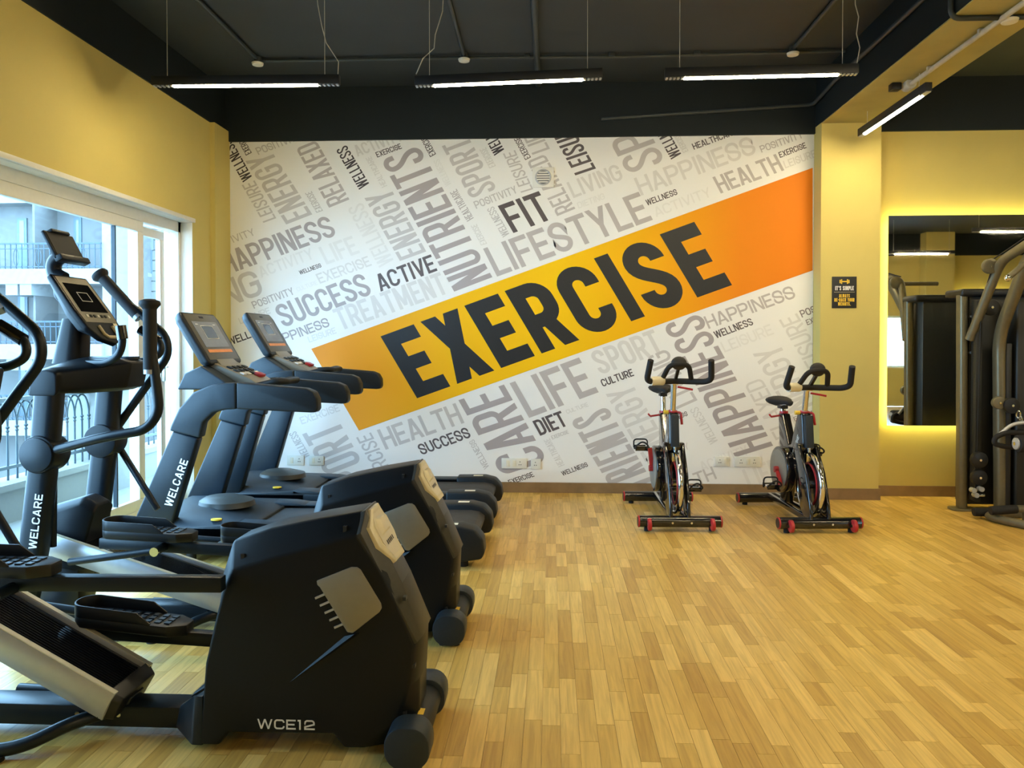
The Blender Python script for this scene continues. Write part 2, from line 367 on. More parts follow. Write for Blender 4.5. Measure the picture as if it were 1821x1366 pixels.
def strip_mesh(name, ss, parent):
    vs, fs, tone = [], [], []
    for (x0, x1, y0, y1, t) in ss:
        g = 0.0006; n = len(vs)
        vs += [(x0 + g, y0 + g, 0), (x1 - g, y0 + g, 0), (x1 - g, y1 - g, 0), (x0 + g, y1 - g, 0), (x0 + g, y0 + g, -0.004), (x1 - g, y0 + g, -0.004), (x1 - g, y1 - g, -0.004), (x0 + g, y1 - g, -0.004)]
        fs += [tuple(n + i for i in f) for f in ((0, 1, 2, 3), (0, 4, 5, 1), (1, 5, 6, 2), (2, 6, 7, 3), (3, 7, 4, 0))]; tone += [t] * 5
    me = bpy.data.meshes.new(name); me.from_pydata(vs, [], fs); me.materials.append(MATS['strip_wood'])
    a = me.attributes.new('tone', 'FLOAT', 'FACE'); a.data.foreach_set('value', tone)
    o = bpy.data.objects.new(name, me); COL.objects.link(o); o.parent = parent; return o
for s in strips[:300]: strip_mesh('plank', [s], fl)
tag(strip_mesh('plank_field', strips[300:], fl), kind='stuff')

# walls
struct('wall_back', MB().box(XL - 0.25, XR, YB, YB + 0.2, 0, ZC), 'cream_wall', smooth=False)
RX0, RX1, RZ0, RZ1 = 7.15, 7.95, 0.85, 2.0
struct('wall_rear', MB().box(XL - 0.25, RX0, YF - 0.2, YF, 0, ZC).box(RX1, XR, YF - 0.2, YF, 0, ZC).box(RX0, RX1, YF - 0.2, YF, 0, RZ0).box(RX0, RX1, YF - 0.2, YF, RZ1, ZC), 'cream_wall', smooth=False)
w2 = thing('window_2', 'small white framed window on the opposite wall, seen in the mirror', None, ((RX0 + RX1) / 2, YF - 0.1, RZ0), kind='structure')
MB().box(RX0, RX1, YF - .12, YF - .06, RZ0, RZ0 + .05).box(RX0, RX1, YF - .12, YF - .06, RZ1 - .05, RZ1).box(RX0, RX0 + .05, YF - .12, YF - .06, RZ0, RZ1).box(RX1 - .05, RX1, YF - .12, YF - .06, RZ0, RZ1).build('frame', 'upvc', w2)
MB().box(RX0 + .05, RX1 - .05, YF - .093, YF - .087, RZ0 + .05, RZ1 - .05).build('pane', 'glass', w2, smooth=False)
struct('wall_right', MB().box(XR, XR + 0.2, YF - 0.2, YB + 0.2, 0, ZC), 'cream_wall', smooth=False)
WY0, WY1, WZ0, WZ1 = 1.7, 6.50, 0.05, 2.44
lw = MB(); X0 = XL - 0.25
lw.box(X0, XL, YF - 0.2, WY0, 0, ZC).box(X0, XL, WY1, YB, 0, ZC).box(X0, XL, WY0, WY1, WZ1, ZC).box(X0, XL, WY0, WY1, -0.1, WZ0)
struct('wall_left', lw, 'cream_wall', smooth=False)
struct('ceiling', MB().box(XL - 0.25, XR + 0.2, YF - 0.2, YB + 0.2, ZC, ZC + 0.15), 'ceiling_paint', smooth=False)
struct('trim_1', MB().box(XL, XL + 0.012, YF, YB, 3.40, ZC), 'dark_paint', smooth=False)                  # dark band, left wall
struct('trim_2', MB().box(XL + 0.012, 2.40, YB - 0.03, YB, 3.305, ZC), 'dark_paint', smooth=False)          # dark band over mural
struct('trim_3', MB().box(2.92, XR, YB - 0.03, YB, 3.32, ZC), 'dark_paint', smooth=False)                  # dark band, right bay
tag(struct('wall_pilaster', MB().box(XL, XL + 0.045, 6.86, YB, 0, 3.40), 'cream_wall', smooth=False), 'slim cream pilaster in the corner left of the word mural')
pil = struct('wall_pillar', MB().box(2.40, 2.92, 7.0, YB, 0, 3.36), 'cream_wall', smooth=False)
bmn = struct('ceiling_beam', MB().box(2.40, 2.92, YF, YB - 0.031, 3.36, ZC), 'dark_paint', smooth=False)
bmn['label'] = 'dark ceiling beam running over the cream pillar'
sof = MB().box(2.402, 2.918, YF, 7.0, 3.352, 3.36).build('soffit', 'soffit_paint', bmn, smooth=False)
struct('baseboard_back', MB().box(XL + 0.045, 2.40, YB - 0.015, YB, 0, 0.095), 'base_wood', smooth=False)
struct('baseboard_pillar', MB().box(2.388, 2.932, 6.985, 7.0, 0, 0.10).box(2.385, 2.40, 7.0, YB - 0.015, 0, 0.1).box(2.92, 2.935, 7.0, YB, 0, 0.1), 'base_wood', smooth=False)
struct('baseboard_right', MB().box(2.935, XR, YB - 0.015, YB, 0, 0.095), 'base_wood', smooth=False)
struct('baseboard_left', MB().box(XL, XL + 0.015, WY1 + 0.02, 6.86, 0, 0.095), 'base_wood', smooth=False)
# rear bay seen in the mirror
struct('wall_pillar_rear', MB().box(8.1, 8.7, YF, YF + 0.3, 0, ZC), 'cream_wall', smooth=False)
struct('trim_4', MB().box(XL, 8.1, YF, YF + 0.03, 3.32, ZC).box(8.7, XR, YF, YF + 0.03, 3.32, ZC), 'dark_paint', smooth=False)

# sliding door / window in the left wall
win = thing('window_1', None, None, (XL - 0.11, 4.1, 0), kind='structure')
tag(win, 'tall white framed sliding glass doors in the left wall')
xa, xb = XL - 0.17, XL - 0.10
fr = MB().box(xa - 0.03, xb, WY0, WY1, WZ1 - 0.09, WZ1).box(xa - 0.03, xb, WY0, WY1, WZ0, WZ0 + 0.05).box(xa - 0.03, xb, WY0, WY0 + 0.06, WZ0, WZ1).box(xa - 0.03, xb, WY1 - 0.045, WY1, WZ0, WZ1)
fr.box(xb, xb + 0.10, WY0, WY1, WZ1 - 0.004, WZ1 + 0.0).box(xb, XL + 0.004, WY1 - 0.006, WY1, WZ0, WZ1)
fr.build('frame', 'upvc', win, 0.004)
MB().box(XL - 0.1, XL + 0.018, WY0 - 0.03, WY1 + 0.03, WZ1, WZ1 + 0.035).build('lintel_trim', 'upvc', win, 0.004)
def sash(y0, y1, z0, z1, x, st, name='sash'):
    s = MB().box(x - 0.02, x + 0.02, y0, y1, z1 - st, z1).box(x - 0.02, x + 0.02, y0, y1, z0, z0 + st).box(x - 0.02, x + 0.02, y0, y0 + st, z0 + st, z1 - st).box(x - 0.02, x + 0.02, y1 - st, y1, z0 + st, z1 - st).build(name, 'upvc', win, 0.004)
    MB().box(x - 0.003, x + 0.003, y0 + st, y1 - st, z0 + st, z1 - st).build('pane', 'glass', s, smooth=False); return s
s1 = sash(3.2, 5.90, WZ0 + 0.05, WZ1 - 0.09, XL - 0.125, 0.085)
MB().box(XL - 0.14, XL - 0.11, 5.51, 5.525, WZ0 + 0.13, WZ1 - 0.17).build('glazing_bar', 'slate_plastic', s1)
s2 = sash(5.84, 6.33, WZ0 + 0.05, WZ1 - 0.11, XL - 0.18, 0.07)
MB().box(XL - 0.16, XL - 0.135, 6.27, 6.295, 1.08, 1.22).cyl((XL - 0.16, 6.282, 1.2), (XL - 0.11, 6.282, 1.2), 0.01, 10).build('handle', 'silver', s2, 0.003)
s3 = sash(WY0 + 0.06, 3.25, WZ0 + 0.05, WZ1 - 0.09, XL - 0.18, 0.07)
MB().box(XL - 0.183, XL - 0.177, 6.33, WY1 - 0.045, WZ0 + 0.05, WZ1 - 0.09).build('pane', 'glass', win, smooth=False)

# ================================================================== THE MURAL
MX0, MX1, MZ0, MZ1 = XL + 0.045, 2.398, 0.096, 3.304
mur = thing('wall_mural', 'white word cloud wallpaper with orange EXERCISE banner covering the back wall', 'mural', (-0.3, YB - 0.002, 0))
MB().box(MX0, MX1, YB - 0.004, YB - 0.001, MZ0, MZ1).build('wallpaper', 'mural_white', mur, smooth=False)
YM = YB - 0.004
def wp(p): return atY(p[0], p[1], YM)
CLIP = [((MX0, 0, 0), (-1, 0, 0)), ((MX1, 0, 0), (1, 0, 0)), ((0, 0, MZ0), (0, 0, -1)), ((0, 0, MZ1), (0, 0, 1))]
bq = [wp(p) for p in ((553.5, 620.5), (638.5, 765.8), (1445, 481), (1445, 298.5))]
banner_mat(bq[0].x, MX1)
bo = MB().add([p + Vector((0, -0.0019, 0)) for p in bq], [(0, 1, 2, 3)]).build('banner', 'banner', mur, smooth=False)
bmm = bmesh.new(); bmm.from_mesh(bo.data)
bmesh.ops.bisect_plane(bmm, geom=bmm.verts[:] + bmm.edges[:] + bmm.faces[:], plane_co=Vector((MX1, 0, 0)) - Vector(mur['org']), plane_no=(1, 0, 0), clear_outer=True)
bmm.to_mesh(bo.data); bmm.free(); bo['label'] = 'slanted orange banner'
CROP = {'B': (390, 240, .2343), 'C': (700, 240, .2342), 'D': (1050, 240, .2342), 'E': (400, 520, .2635), 'F': (700, 640, .2197), 'G': (1040, 540, .2489), 'P': (0, 0, 1)}
WORDS = [  # view, word, baseline start, baseline end, top of start, tone
 ('B', 'HAPPINESS', (60, 1062), (895, 762), (-15, 910), 2.0), ('B', 'POSITIVITY', (-98, 893), (278, 758), (-125, 843), 3), ('B', 'LEISURE', (433, 632), (268, 345), (335, 668), 3),
 ('B', 'ENERGY', (706, 603), (395, 120), (508, 680), 3), ('B', 'WELLNESS', (252, 322), (88, 25), (180, 362), 0), ('B', 'EXERCISE', (247, 135), (165, -15), (203, 158), 1),
 ('B', 'POSITIVITY', (298, 152), (628, 30), (270, 100), 3), ('B', 'RELAXED', (988, 490), (735, 40), (833, 553), 2.5), ('B', 'EXERCISE', (788, 575), (700, 425), (738, 592), 3),
 ('B', 'WELLNESS', (1142, 375), (965, 75), (1062, 417), 0), ('B', 'ACTIVITY', (1050, 165), (1400, 40), (1010, 85), 4), ('B', 'HEALTHCARE', (1275, 385), (1150, 160), (1235, 402), 4),
 ('B', 'EXERCISE', (1200, 172), (1388, 103), (1183, 133), 1), ('C', 'NUTRIENTS', (750, 1080), (190, 80), (460, 1190), 2), ('C', 'ENERGY', (248, 885), (-22, 405), (48, 958), 3),
 ('B', 'WELLNESS', (1330, 960), (1085, 510), (1215, 1010), 5), ('B', 'ACTIVE', (1225, 1190), (1657, 1030), (1173, 1067), 1), ('P', 'TREATMENT', (607, 588), (799, 521), (590, 551), 4),
 ('P', 'SUCCESS', (505, 583), (663, 523), (486, 545), 2), ('B', 'LIFE', (815, 985), (1070, 895), (750, 855), 5), ('B', 'ACTIVITY', (320, 1085), (725, 937), (285, 1005), 5),
 ('B', 'WELLNESS', (615, 1062), (778, 1003), (602, 1032), 1), ('B', 'EXERCISE', (765, 1130), (1160, 990), (728, 1058), 4), ('B', 'CULTURE', (595, 1190), (750, 1135), (580, 1160), 5),
 ('B', 'LIVING', (-360, 1461), (345, 1205), (-442, 1275), 3), ('B', 'POSITIVITY', (265, 1320), (575, 1208), (240, 1268), 2.5), ('E', 'LEISURE', (105, 215), (312, 140), (88, 175), 4),
 ('E', 'WELLNESS', (30, 360), (330, 252), (10, 312), 0), ('E', 'HAPPINESS', (305, 376), (712, 228), (278, 316), 2), ('E', 'LEISURE', (570, 340), (755, 275), (555, 300), 4),
 ('E', 'EXERCISE', (520, 892), (780, 800), (500, 845), 4), ('E', 'SPORT', (1040, 1340), (765, 862), (795, 1435), 3), ('E', 'WELLNESS', (575, 1105), (478, 935), (528, 1125), 3),
 ('E', 'EXERCISE', (1190, 1320), (985, 945), (1090, 1355), 3), ('P', 'HEALTH', (686, 800), (826, 752), (670, 765), 3), ('F', 'SUCCESS', (230, 772), (632, 625), (185, 690), 1),
 ('F', 'CARE', (1245, 815), (893, 200), (875, 940), 2), ('F', 'LIFE', (1097, 470), (1660, 262), (938, 190), 2.5), ('F', 'DIET', (1187, 615), (1415, 530), (1122, 497), 0.8),
 ('F', 'EXERCISE', (1285, 645), (1420, 595), (1272, 617), 3), ('F', 'CULTURE', (1405, 438), (1580, 375), (1390, 408), 4), ('F', 'WELLNESS', (775, 865), (648, 640), (735, 890), 3),
 ('F', 'EXERCISE', (945, 1012), (1142, 943), (922, 975), 1), ('F', 'WELLNESS', (1370, 940), (1577, 862), (1352, 905), 1), ('F', 'HEALTHCARE', (1385, 850), (1262, 630), (1335, 870), 4),
 ('G', 'NUTRIENTS', (600, 1466), (160, 735), (335, 1566), 2.7), ('G', 'ENERGY', (623, 1058), (338, 570), (433, 1133), 4), ('G', 'SPORT', (115, 510), (572, 343), (30, 350), 4),
 ('G', 'CULTURE', (130, 595), (354, 515), (108, 545), 0.5), ('G', 'LIVING', (805, 690), (585, 320), (655, 757), 3), ('G', 'HAPPINESS', (1345, 1015), (825, 70), (1075, 1098), 2),
 ('P', 'HAPPINESS', (1260.5, 585), (1416.5, 529), (1250.5, 563.5), 2.6), ('G', 'WELLNESS', (940, 250), (1208, 150), (915, 202), 1), ('G', 'LEISURE', (1000, 350), (1355, 217), (965, 278), 5),
 ('G', 'RELAXED', (1530, 1000), (1262, 530), (1405, 1048), 4), ('G', 'ENERGY', (1694, 802), (1388, 282), (1504, 877), 4), ('G', 'LEISURE', (1760, 480), (1515, 68), (1630, 530), 4),
 ('G', 'POSITIVITY', (1552, 100), (1850, -10), (1530, 52), 1.4), ('G', 'EXERCISE', (1590, 155), (1780, 85), (1575, 118), 1.5), ('G', 'EXERCISE', (1500, 842), (1680, 775), (1488, 812), 1.5),
 ('G', 'WELLNESS', (560, 865), (737, 800), (548, 833), 1), ('G', 'WELLNESS', (955, 985), (805, 735), (897, 1010), 4), ('G', 'POSITIVITY', (450, 1145), (752, 1038), (430, 1098), 4),
 ('G', 'HEALTH', (520, 1405), (945, 1250), (482, 1318), 3), ('G', 'ACTIVITY', (840, 1200), (1180, 1075), (810, 1135), 5), ('G', 'LIFE', (1180, 1330), (1420, 1242), (1120, 1190), 5),
 ('C', 'EXERCISE', (322, 145), (238, -15), (278, 170), 1), ('C', 'SPORT', (785, 410), (565, 10), (585, 485), 3), ('C', 'EXERCISE', (777, 235), (700, 92), (728, 255), 4),
 ('C', 'WELLNESS', (843, 117), (690, -165), (765, 160), 0), ('C', 'LEISURE', (1060, 412), (922, 115), (968, 440), 3), ('C', 'WELLNESS', (440, 375), (345, 180), (395, 395), 5),
 ('C', 'EXERCISE', (1043, 170), (955, 10), (1000, 192), 1), ('C', 'LIFE', (1187, 105), (1080, -95), (1055, 152), 3), ('C', 'RELAXED', (1380, 560), (1148, 145), (1242, 617), 2.8),
 ('C', 'LEISURE', (1537, 255), (1324, -125), (1380, 308), 1), ('P', 'LIVING', (1020, 352.5), (1110, 318.5), (1007, 325), 4), ('C', 'DIETING', (1405, 560), (1608, 485), (1390, 515), 5),
 ('C', 'POSITIVITY', (628, 562), (945, 438), (603, 508), 3), ('C', 'HEALTHCARE', (608, 630), (477, 408), (558, 660), 2.5), ('C', 'EXERCISE', (710, 825), (630, 675), (665, 840), 4),
 ('C', 'WELLNESS', (882, 755), (758, 540), (830, 780), 3), ('C', 'FIT', (910, 745), (1222, 632), (790, 540), 0.6), ('P', 'LIFESTYLE', (884, 492), (1161, 391), (859, 442.5), 2.5),
 ('D', 'SPORT', (570, 195), (200, -460), (285, 300), 2.7), ('D', 'WELLNESS', (693, 150), (531, -137), (613, 188), 0.5), ('D', 'EXERCISE', (745, 120), (672, -10), (705, 138), 4),
 ('D', 'HEALTHCARE', (787, 113), (1110, -5), (767, 68), 0.8), ('D', 'HAPPINESS', (385, 462), (1268, 138), (328, 330), 4), ('D', 'POSITIVITY', (1300, 135), (1620, 20), (1280, 85), 2.7),
 ('D', 'EXERCISE', (1440, 175), (1642, 98), (1425, 133), 1), ('D', 'LEISURE', (1480, 255), (1720, 165), (1460, 200), 4), ('D', 'HEALTH', (990, 445), (1472, 268), (925, 322), 2.5),
 ('D', 'WELLNESS', (432, 538), (664, 452), (415, 495), 0.8), ('D', 'ACTIVITY', (500, 625), (925, 465), (470, 555), 5)]
TONE = [(0.050, 0.040, 0.048), (0.115, 0.095, 0.10), (0.40, 0.36, 0.365), (0.57, 0.545, 0.54), (0.70, 0.685, 0.67), (0.775, 0.765, 0.75)]
def tone_mat(t):
    i = min(4, int(t)); f = t - i; return mat('print_%.1f' % t, [a * (1 - f) + b * f for a, b in zip(TONE[i], TONE[i + 1])], 0.55, var=0.02, scale=5).name
for n, (v, txt, a, b, c, tn) in enumerate(WORDS):
    ox, oy, k = CROP[v]
    q = [wp((ox + p[0] * k, oy + p[1] * k)) for p in (a, b, c)]
    th = 0.15 if abs(b[0] - a[0]) > 0 else 0.15
    lay_word('printed_word', txt, *q, tone_mat(tn), mur, (0, -1, 0), lift=0.0003 + 0.00025 * (5.5 - tn), t=0.152 if b[0] > a[0] else 0.122, clip=CLIP, gap=0.065)
o = lay_word('headline_word', 'EXERCISE', wp((741.8, 708.4)), wp((1301.8, 507)), wp((676.7, 598.3)), 'letter_black', mur, (0, -1, 0), lift=0.0022, t=0.20, gap=0.10)
o['label'] = 'large black EXERCISE headline'

# ------------------------------------------------------------------ things on the back wall and pillar
def plate(px0, py0, px1, py1, Y, label, holes, rocker=None, cat='socket'):
    a = atY(px0, py1, Y); b = atY(px1, py0, Y); c = (a + b) / 2
    t = thing('wall_socket', label, cat, (c.x, Y, a.z), group='wall sockets along the back wall')
    MB().box(a.x, b.x, Y - 0.011, Y, a.z, b.z).build('plate', 'white_plastic', t, 0.003)
    w = b.x - a.x; h = b.z - a.z
    for f in holes:
        m = MB()
        for dx, dz in ((0, 0.16), (-0.09, -0.12), (0.09, -0.12)): m.disc_y((a.x + w * f + dx * h, Y - 0.0115, c.z + dz * h), 0.0045, 0.002, 8)
        m.build('socket_holes', 'letter_black', t)
    for f in rocker or []: MB().box(a.x + w * f - h * 0.16, a.x + w * f + h * 0.16, Y - 0.015, Y - 0.01, c.z - h * 0.3, c.z + h * 0.3).build('rocker_switch', 'off_white', t, 0.002)
    return t
YS = YB - 0.0055
plate(511, 810, 541, 827, YS, 'wide white socket plate beside the rear treadmill post', [0.72], [0.28])
plate(550, 811, 576, 827, YS, 'small white socket plate right of the rear treadmill post', [0.7], [0.3])
plate(892, 815, 937, 833, YS, 'long white socket plate on the C of CARE', [0.73], [0.25, 0.5])
plate(944, 816, 962, 834, YS, 'square white outlet plate just right of the long plate on CARE', [0.45])
plate(1271, 812, 1296, 829, YS, 'small white socket plate between the two exercise bikes', [0.35], [0.75])
plate(1306, 812, 1351, 830, YS, 'long white socket plate just left of the right exercise bike', [0.25, 0.78], [0.52])
# socket on the left pilaster
t = thing('wall_socket', 'narrow white socket with black plug low on the left corner pilaster', 'socket', (XL + 0.046, 6.98, 0.2))
MB().box(XL + 0.0455, XL + 0.056, 6.93, 7.02, 0.2, 0.30).build('plate', 'white_plastic', t, 0.003)
MB().box(XL + 0.056, XL + 0.10, 6.955, 6.995, 0.225, 0.265).build('plug', 'black_plastic', t, 0.006)
# square exhaust vent high on the mural
a = atY(947, 334, YS); b = atY(985, 298, YS); c = (a + b) / 2
t = thing('exhaust_vent', 'square white vent with round louvred opening high on the mural', 'vent', (c.x, YS, a.z))
MB().box(a.x, b.x, YS - 0.02, YS, a.z, b.z).build('plate', 'upvc', t, 0.004)
MB().tube([(c.x + 0.068 * math.cos(R(k * 15)), YS - 0.022, c.z + 0.068 * math.sin(R(k * 15))) for k in range(24)], 0.008, 8, True).build('ring', 'silver', t)
MB().disc_y((c.x, YS - 0.021, c.z), 0.066, 0.004).build('duct', 'screen_grey', t)
for k in range(5):
    z = c.z - 0.044 + k * 0.022; hw = math.sqrt(0.062 ** 2 - (z - c.z) ** 2)
    MB().box(c.x - hw, c.x + hw, YS - 0.03, YS - 0.024, z - 0.006, z + 0.006).build('louvre', 'white_plastic', t)
# pillar sign
YP = 7.0
a = atY(1479, 548, YP); b = atY(1523, 492, YP); c = (a + b) / 2
t = thing('wall_sign', "black sign reading IT'S SIMPLE ALWAYS RE-RACK YOUR WEIGHTS on the pillar", 'sign', (c.x, YP, a.z))
MB().box(a.x, b.x, YP - 0.008, YP - 0.0005, a.z, b.z).build('board', 'letter_black', t, 0.001)
W_, H_ = b.x - a.x, b.z - a.z
def sp(u, v): return Vector((a.x + u * W_, YP - 0.0085, a.z + v * H_))
lay_word('lettering', "IT'S SIMPLE", sp(0.12, 0.565), sp(0.88, 0.565), sp(0.12, 0.70), 'white_print', t, (0, -1, 0), t=0.2)
MB().box(sp(.08, 0).x, sp(.92, 0).x, YP - 0.0095, YP - 0.008, sp(0, .503).z, sp(0, .512).z).build('rule', 'champagne', t)
for tx, u0, u1, v in (('ALWAYS', .28, .72, .335), ('RE-RACK YOUR', .09, .91, .205), ('WEIGHTS.', .24, .76, .075)):
    lay_word('lettering', tx, sp(u0, v), sp(u1, v), sp(u0, v + .11), 'yellow_plastic', t, (0, -1, 0), t=0.21)
db = MB().box(sp(.40, 0).x, sp(.60, 0).x, YP - 0.0095, YP - 0.008, sp(0, .825).z, sp(0, .86).z)
for u in (.30, .36, .60, .66): db.box(sp(u, 0).x, sp(u + .045, 0).x, YP - 0.0095, YP - 0.008, sp(0, .77 if .33 < u < .62 else .79).z, sp(0, .915 if .33 < u < .62 else .895).z)
db.build('dumbbell_emblem', 'yellow_plastic', t)
# backlit mirrors
def mirror(x0, x1, z0, z1, Y, sgn, label):
    t = thing('wall_mirror', label, 'mirror', ((x0 + x1) / 2, Y, z0))
    y1 = Y - sgn * 0.085; y0 = y1 - sgn * 0.006
    MB().box(x0, x1, min(y0, y1), max(y0, y1), z0, z1).build('mirror_glass', 'mirror', t, smooth=False)
    e = 0.05; m = MB()
    ya, yb = sorted((Y - sgn * 0.04, Y - sgn * 0.055))
    m.box(x0 + e, x1 - e, ya, yb, z1 - e - 0.012, z1 - e).box(x0 + e, x1 - e, ya, yb, z0 + e, z0 + e + 0.012).box(x0 + e, x0 + e + 0.012, ya, yb, z0 + e, z1 - e).box(x1 - e - 0.012, x1 - e, ya, yb, z0 + e, z1 - e)
    m.build('led_strip', 'led_glow', t, smooth=False)
    ya, yb = sorted((Y - sgn * 0.001, Y - sgn * 0.08))
    MB().box(x0 + 0.1, x1 - 0.1, ya, yb, z0 + 0.1, z1 - 0.1).build('backing_board', 'white_plastic', t, smooth=False)
    return t
mirror(3.03, 5.9, 0.655, 2.545, YB, 1, 'large backlit mirror with glowing yellow edge behind the cable machine')
mirror(8.85, 10.9, 0.7, 2.5, YF, -1, 'backlit mirror on the far opposite wall seen in the large mirror')

# ------------------------------------------------------------------ pendant lights
def pendant(a, b, label, drops, cord=None, zc=ZC, group='linear pendant lights'):
    a = Vector(a); b = Vector(b); c = (a + b) / 2; d = (b - a).normalized(); L = (b - a).length
    t = thing('pendant_light', label, 'light', c, group=group)
    MB().bar(a, b, 0.05, 0.062).build('housing', 'letter_black', t, 0.003)
    e = (L - 1.0) / 2; dn = Vector((0, 0, -0.026))
    MB().tube([a + d * e + dn, b - d * e + dn], 0.0185, 12).build('diffuser', 'lamp_glow', t)
    for p, q in ((a, a + d * e), (b - d * e, b)):
        m = MB(); n = 5
        for i in range(n):
            s = p + (q - p) * ((i + 0.5) / n) + Vector((0, 0, -0.034)); m.bar(s - d * 0.007, s + d * 0.007, 0.036, 0.008)
        m.build('end_louvre', 'silver', t)
    for f in drops:
        p = a + (b - a) * f + Vector((0, 0, 0.03)); MB().cyl(p, (p.x, p.y, zc), 0.0025, 6).build('suspension_wire', 'pale_conduit', t)
    if cord: MB().tube(cord, 0.0035, 6).build('power_cord', 'pale_conduit', t)
    return t
YPD = 5.2
def pd(x0, y0, x1, y1, label, cordpx):
    a = atY(x0, y0, YPD); b = atY(x1, y1, YPD); fr_ = [(298 - 272) / 332, (578 - 272) / 332]
    co = [atY(px, py, YPD) for px, py in cordpx]; co[-1].z = ZC
    return pendant(a, b, label, fr_, co)
pd(272, 145, 604, 142, 'leftmost of the three lit linear pendants hanging crosswise', [(601, 132), (602, 110), (580, 76), (572, 45), (565, 8), (563, -15)])
pd(738, 145, 1071, 131, 'middle of the three lit linear pendants hanging crosswise', [(740, 132), (752, 104), (772, 86), (774, 62), (787, 20), (789, -15)])
pd(1182, 131, 1525, 123, 'rightmost of the three lit linear pendants hanging crosswise', [(1524, 112), (1529, 85), (1523, 60), (1527, 30), (1521, 8), (1520, -15)])
for k, y in enumerate((5.6, 3.2, 0.6, -1.8)):
    pendant((2.66, y, 3.21), (2.66, y + 1.2, 3.21), ['lit linear lamp under the beam in front of the pillar', 'lit linear lamp under the beam at the top right corner', 'linear lamp under the beam behind the camera', 'linear lamp at the rear end of the beam'][k], (0.12, 0.88), zc=3.352, group='linear lamps under the beam')
for y, row in ((2.0, 'just above'), (-1.2, 'well behind')):
    pendant((0.73, y, 3.17), (1.99, y, 3.17), 'linear pendant hanging crosswise %s the camera' % row, (0.08, 0.92), group='linear pendants behind the camera')
for y, row in ((4.6, 'front'), (1.8, 'middle'), (-1.2, 'rear')):
    for xc, sd in ((4.6, 'nearer to'), (7.2, 'farther from')): pendant((xc - 0.63, y, 3.17), (xc + 0.63, y, 3.17), '%s row linear pendant of the right bay, %s the beam' % (row, sd), (0.08, 0.92), group='linear pendants of the right bay')
# ------------------------------------------------------------------ ceiling conduits and detectors
def conduit(pts, r, label, m='conduit', clips=()):
    t = thing('ceiling_conduit', label, 'conduit', pts[0])
    MB().tube(arc_pts(pts, 0.06), r, 10).build('pipe', m, t)
    for c in clips: MB().bar((c[0], c[1] - 0.012, c[2]), (c[0], c[1] + 0.012, c[2]), 0.05, 0.03).build('clip', m, t, 0.004)
    return t
zc = ZC - 0.02
conduit([(-2.50, 6.42, zc), (-0.72, 6.42, zc - .005), (0.6, 6.46, zc - .005), (2.39, 6.44, zc)], 0.014, 'long dark conduit crossing the ceiling above the pendants', clips=[(x, 6.43, zc + .005) for x in (-2.1, -1.6, -1.0, -.2, 0.5, 1.2)])
for xx, nm in ((-2.46, 'leftmost'), (-0.72, 'middle'), (1.955, 'rightmost')):
    conduit([(xx, 6.40, zc), (xx + 0.02, 4.6, zc), (xx, 1.0, zc)], 0.016, 'dark conduit running back from the %s round ceiling detector' % nm)
    t = thing('smoke_detector', '%s round white detector on the dark ceiling' % nm, 'detector', (xx, 6.38, ZC))
    MB().cyl((xx, 6.38, ZC), (xx, 6.38, ZC - 0.05), 0.03, 16).build('base', 'conduit', t)
    MB().cyl((xx, 6.38, ZC - 0.05), (xx, 6.38, ZC - 0.07), 0.05, 24, 0.044).build('cap', 'white_plastic', t, 0.003)
conduit([(-0.12, 7.12, ZC - 0.025), (-0.12, 5.6, ZC - 0.025), (-0.11, 1.0, ZC - 0.025)], 0.026, 'thick dark pipe running back from the middle of the mural', clips=[(-0.12, 5.9, ZC - .02)])
conduit([(0.46, YB - 0.05, 3.46), (2.37, YB - 0.05, 3.56), (2.375, 6.6, 3.60), (2.375, 1.0, 3.60)], 0.017, 'dark conduit along the band above the mural turning onto the beam', clips=[(x, YB - .045, 3.46 + (x - .46) * .0524) for x in (.8, 1.4, 2.0)])
conduit([(2.38, 4.75, ZC), (2.38, 4.75, 3.335), (2.93, 4.75, 3.335)], 0.016, 'dark conduit dropping down the beam side and under its soffit')
cw = conduit([(2.67, 5.95, 3.325), (2.67, 4.7, 3.325), (2.67, 1.0, 3.325)], 0.017, 'pale conduit running under the beam soffit', 'pale_conduit', clips=[(2.67, 5.6, 3.335), (2.67, 4.95, 3.335)])
MB().cyl((2.67, 5.98, 3.33), (2.67, 5.88, 3.33), 0.04, 14).build('junction_box', 'pale_conduit', cw, 0.004)
MB().box(2.55, 2.62, 5.93, 6.0, 3.30, 3.352).build('terminal_box', 'black_plastic', cw, 0.004)
for xx, yy, l in ((2.72, 4.75, 'round white detector under the beam beside the pale conduit'), (3.05, 4.6, 'round white detector at the top right edge of the photo')):
    zt = 3.352 if xx < 2.92 else ZC
    t = thing('smoke_detector', l, 'detector', (xx, yy, zt))
    MB().cyl((xx, yy, zt), (xx, yy, 3.27 if xx > 2.92 else zt - 0.03), 0.02, 14).build('base', 'conduit', t)
    zz = 3.27 if xx > 2.92 else zt - 0.03
    MB().cyl((xx, yy, zz), (xx, yy, zz - 0.018), 0.05, 24, 0.044).build('cap', 'white_plastic', t, 0.003)

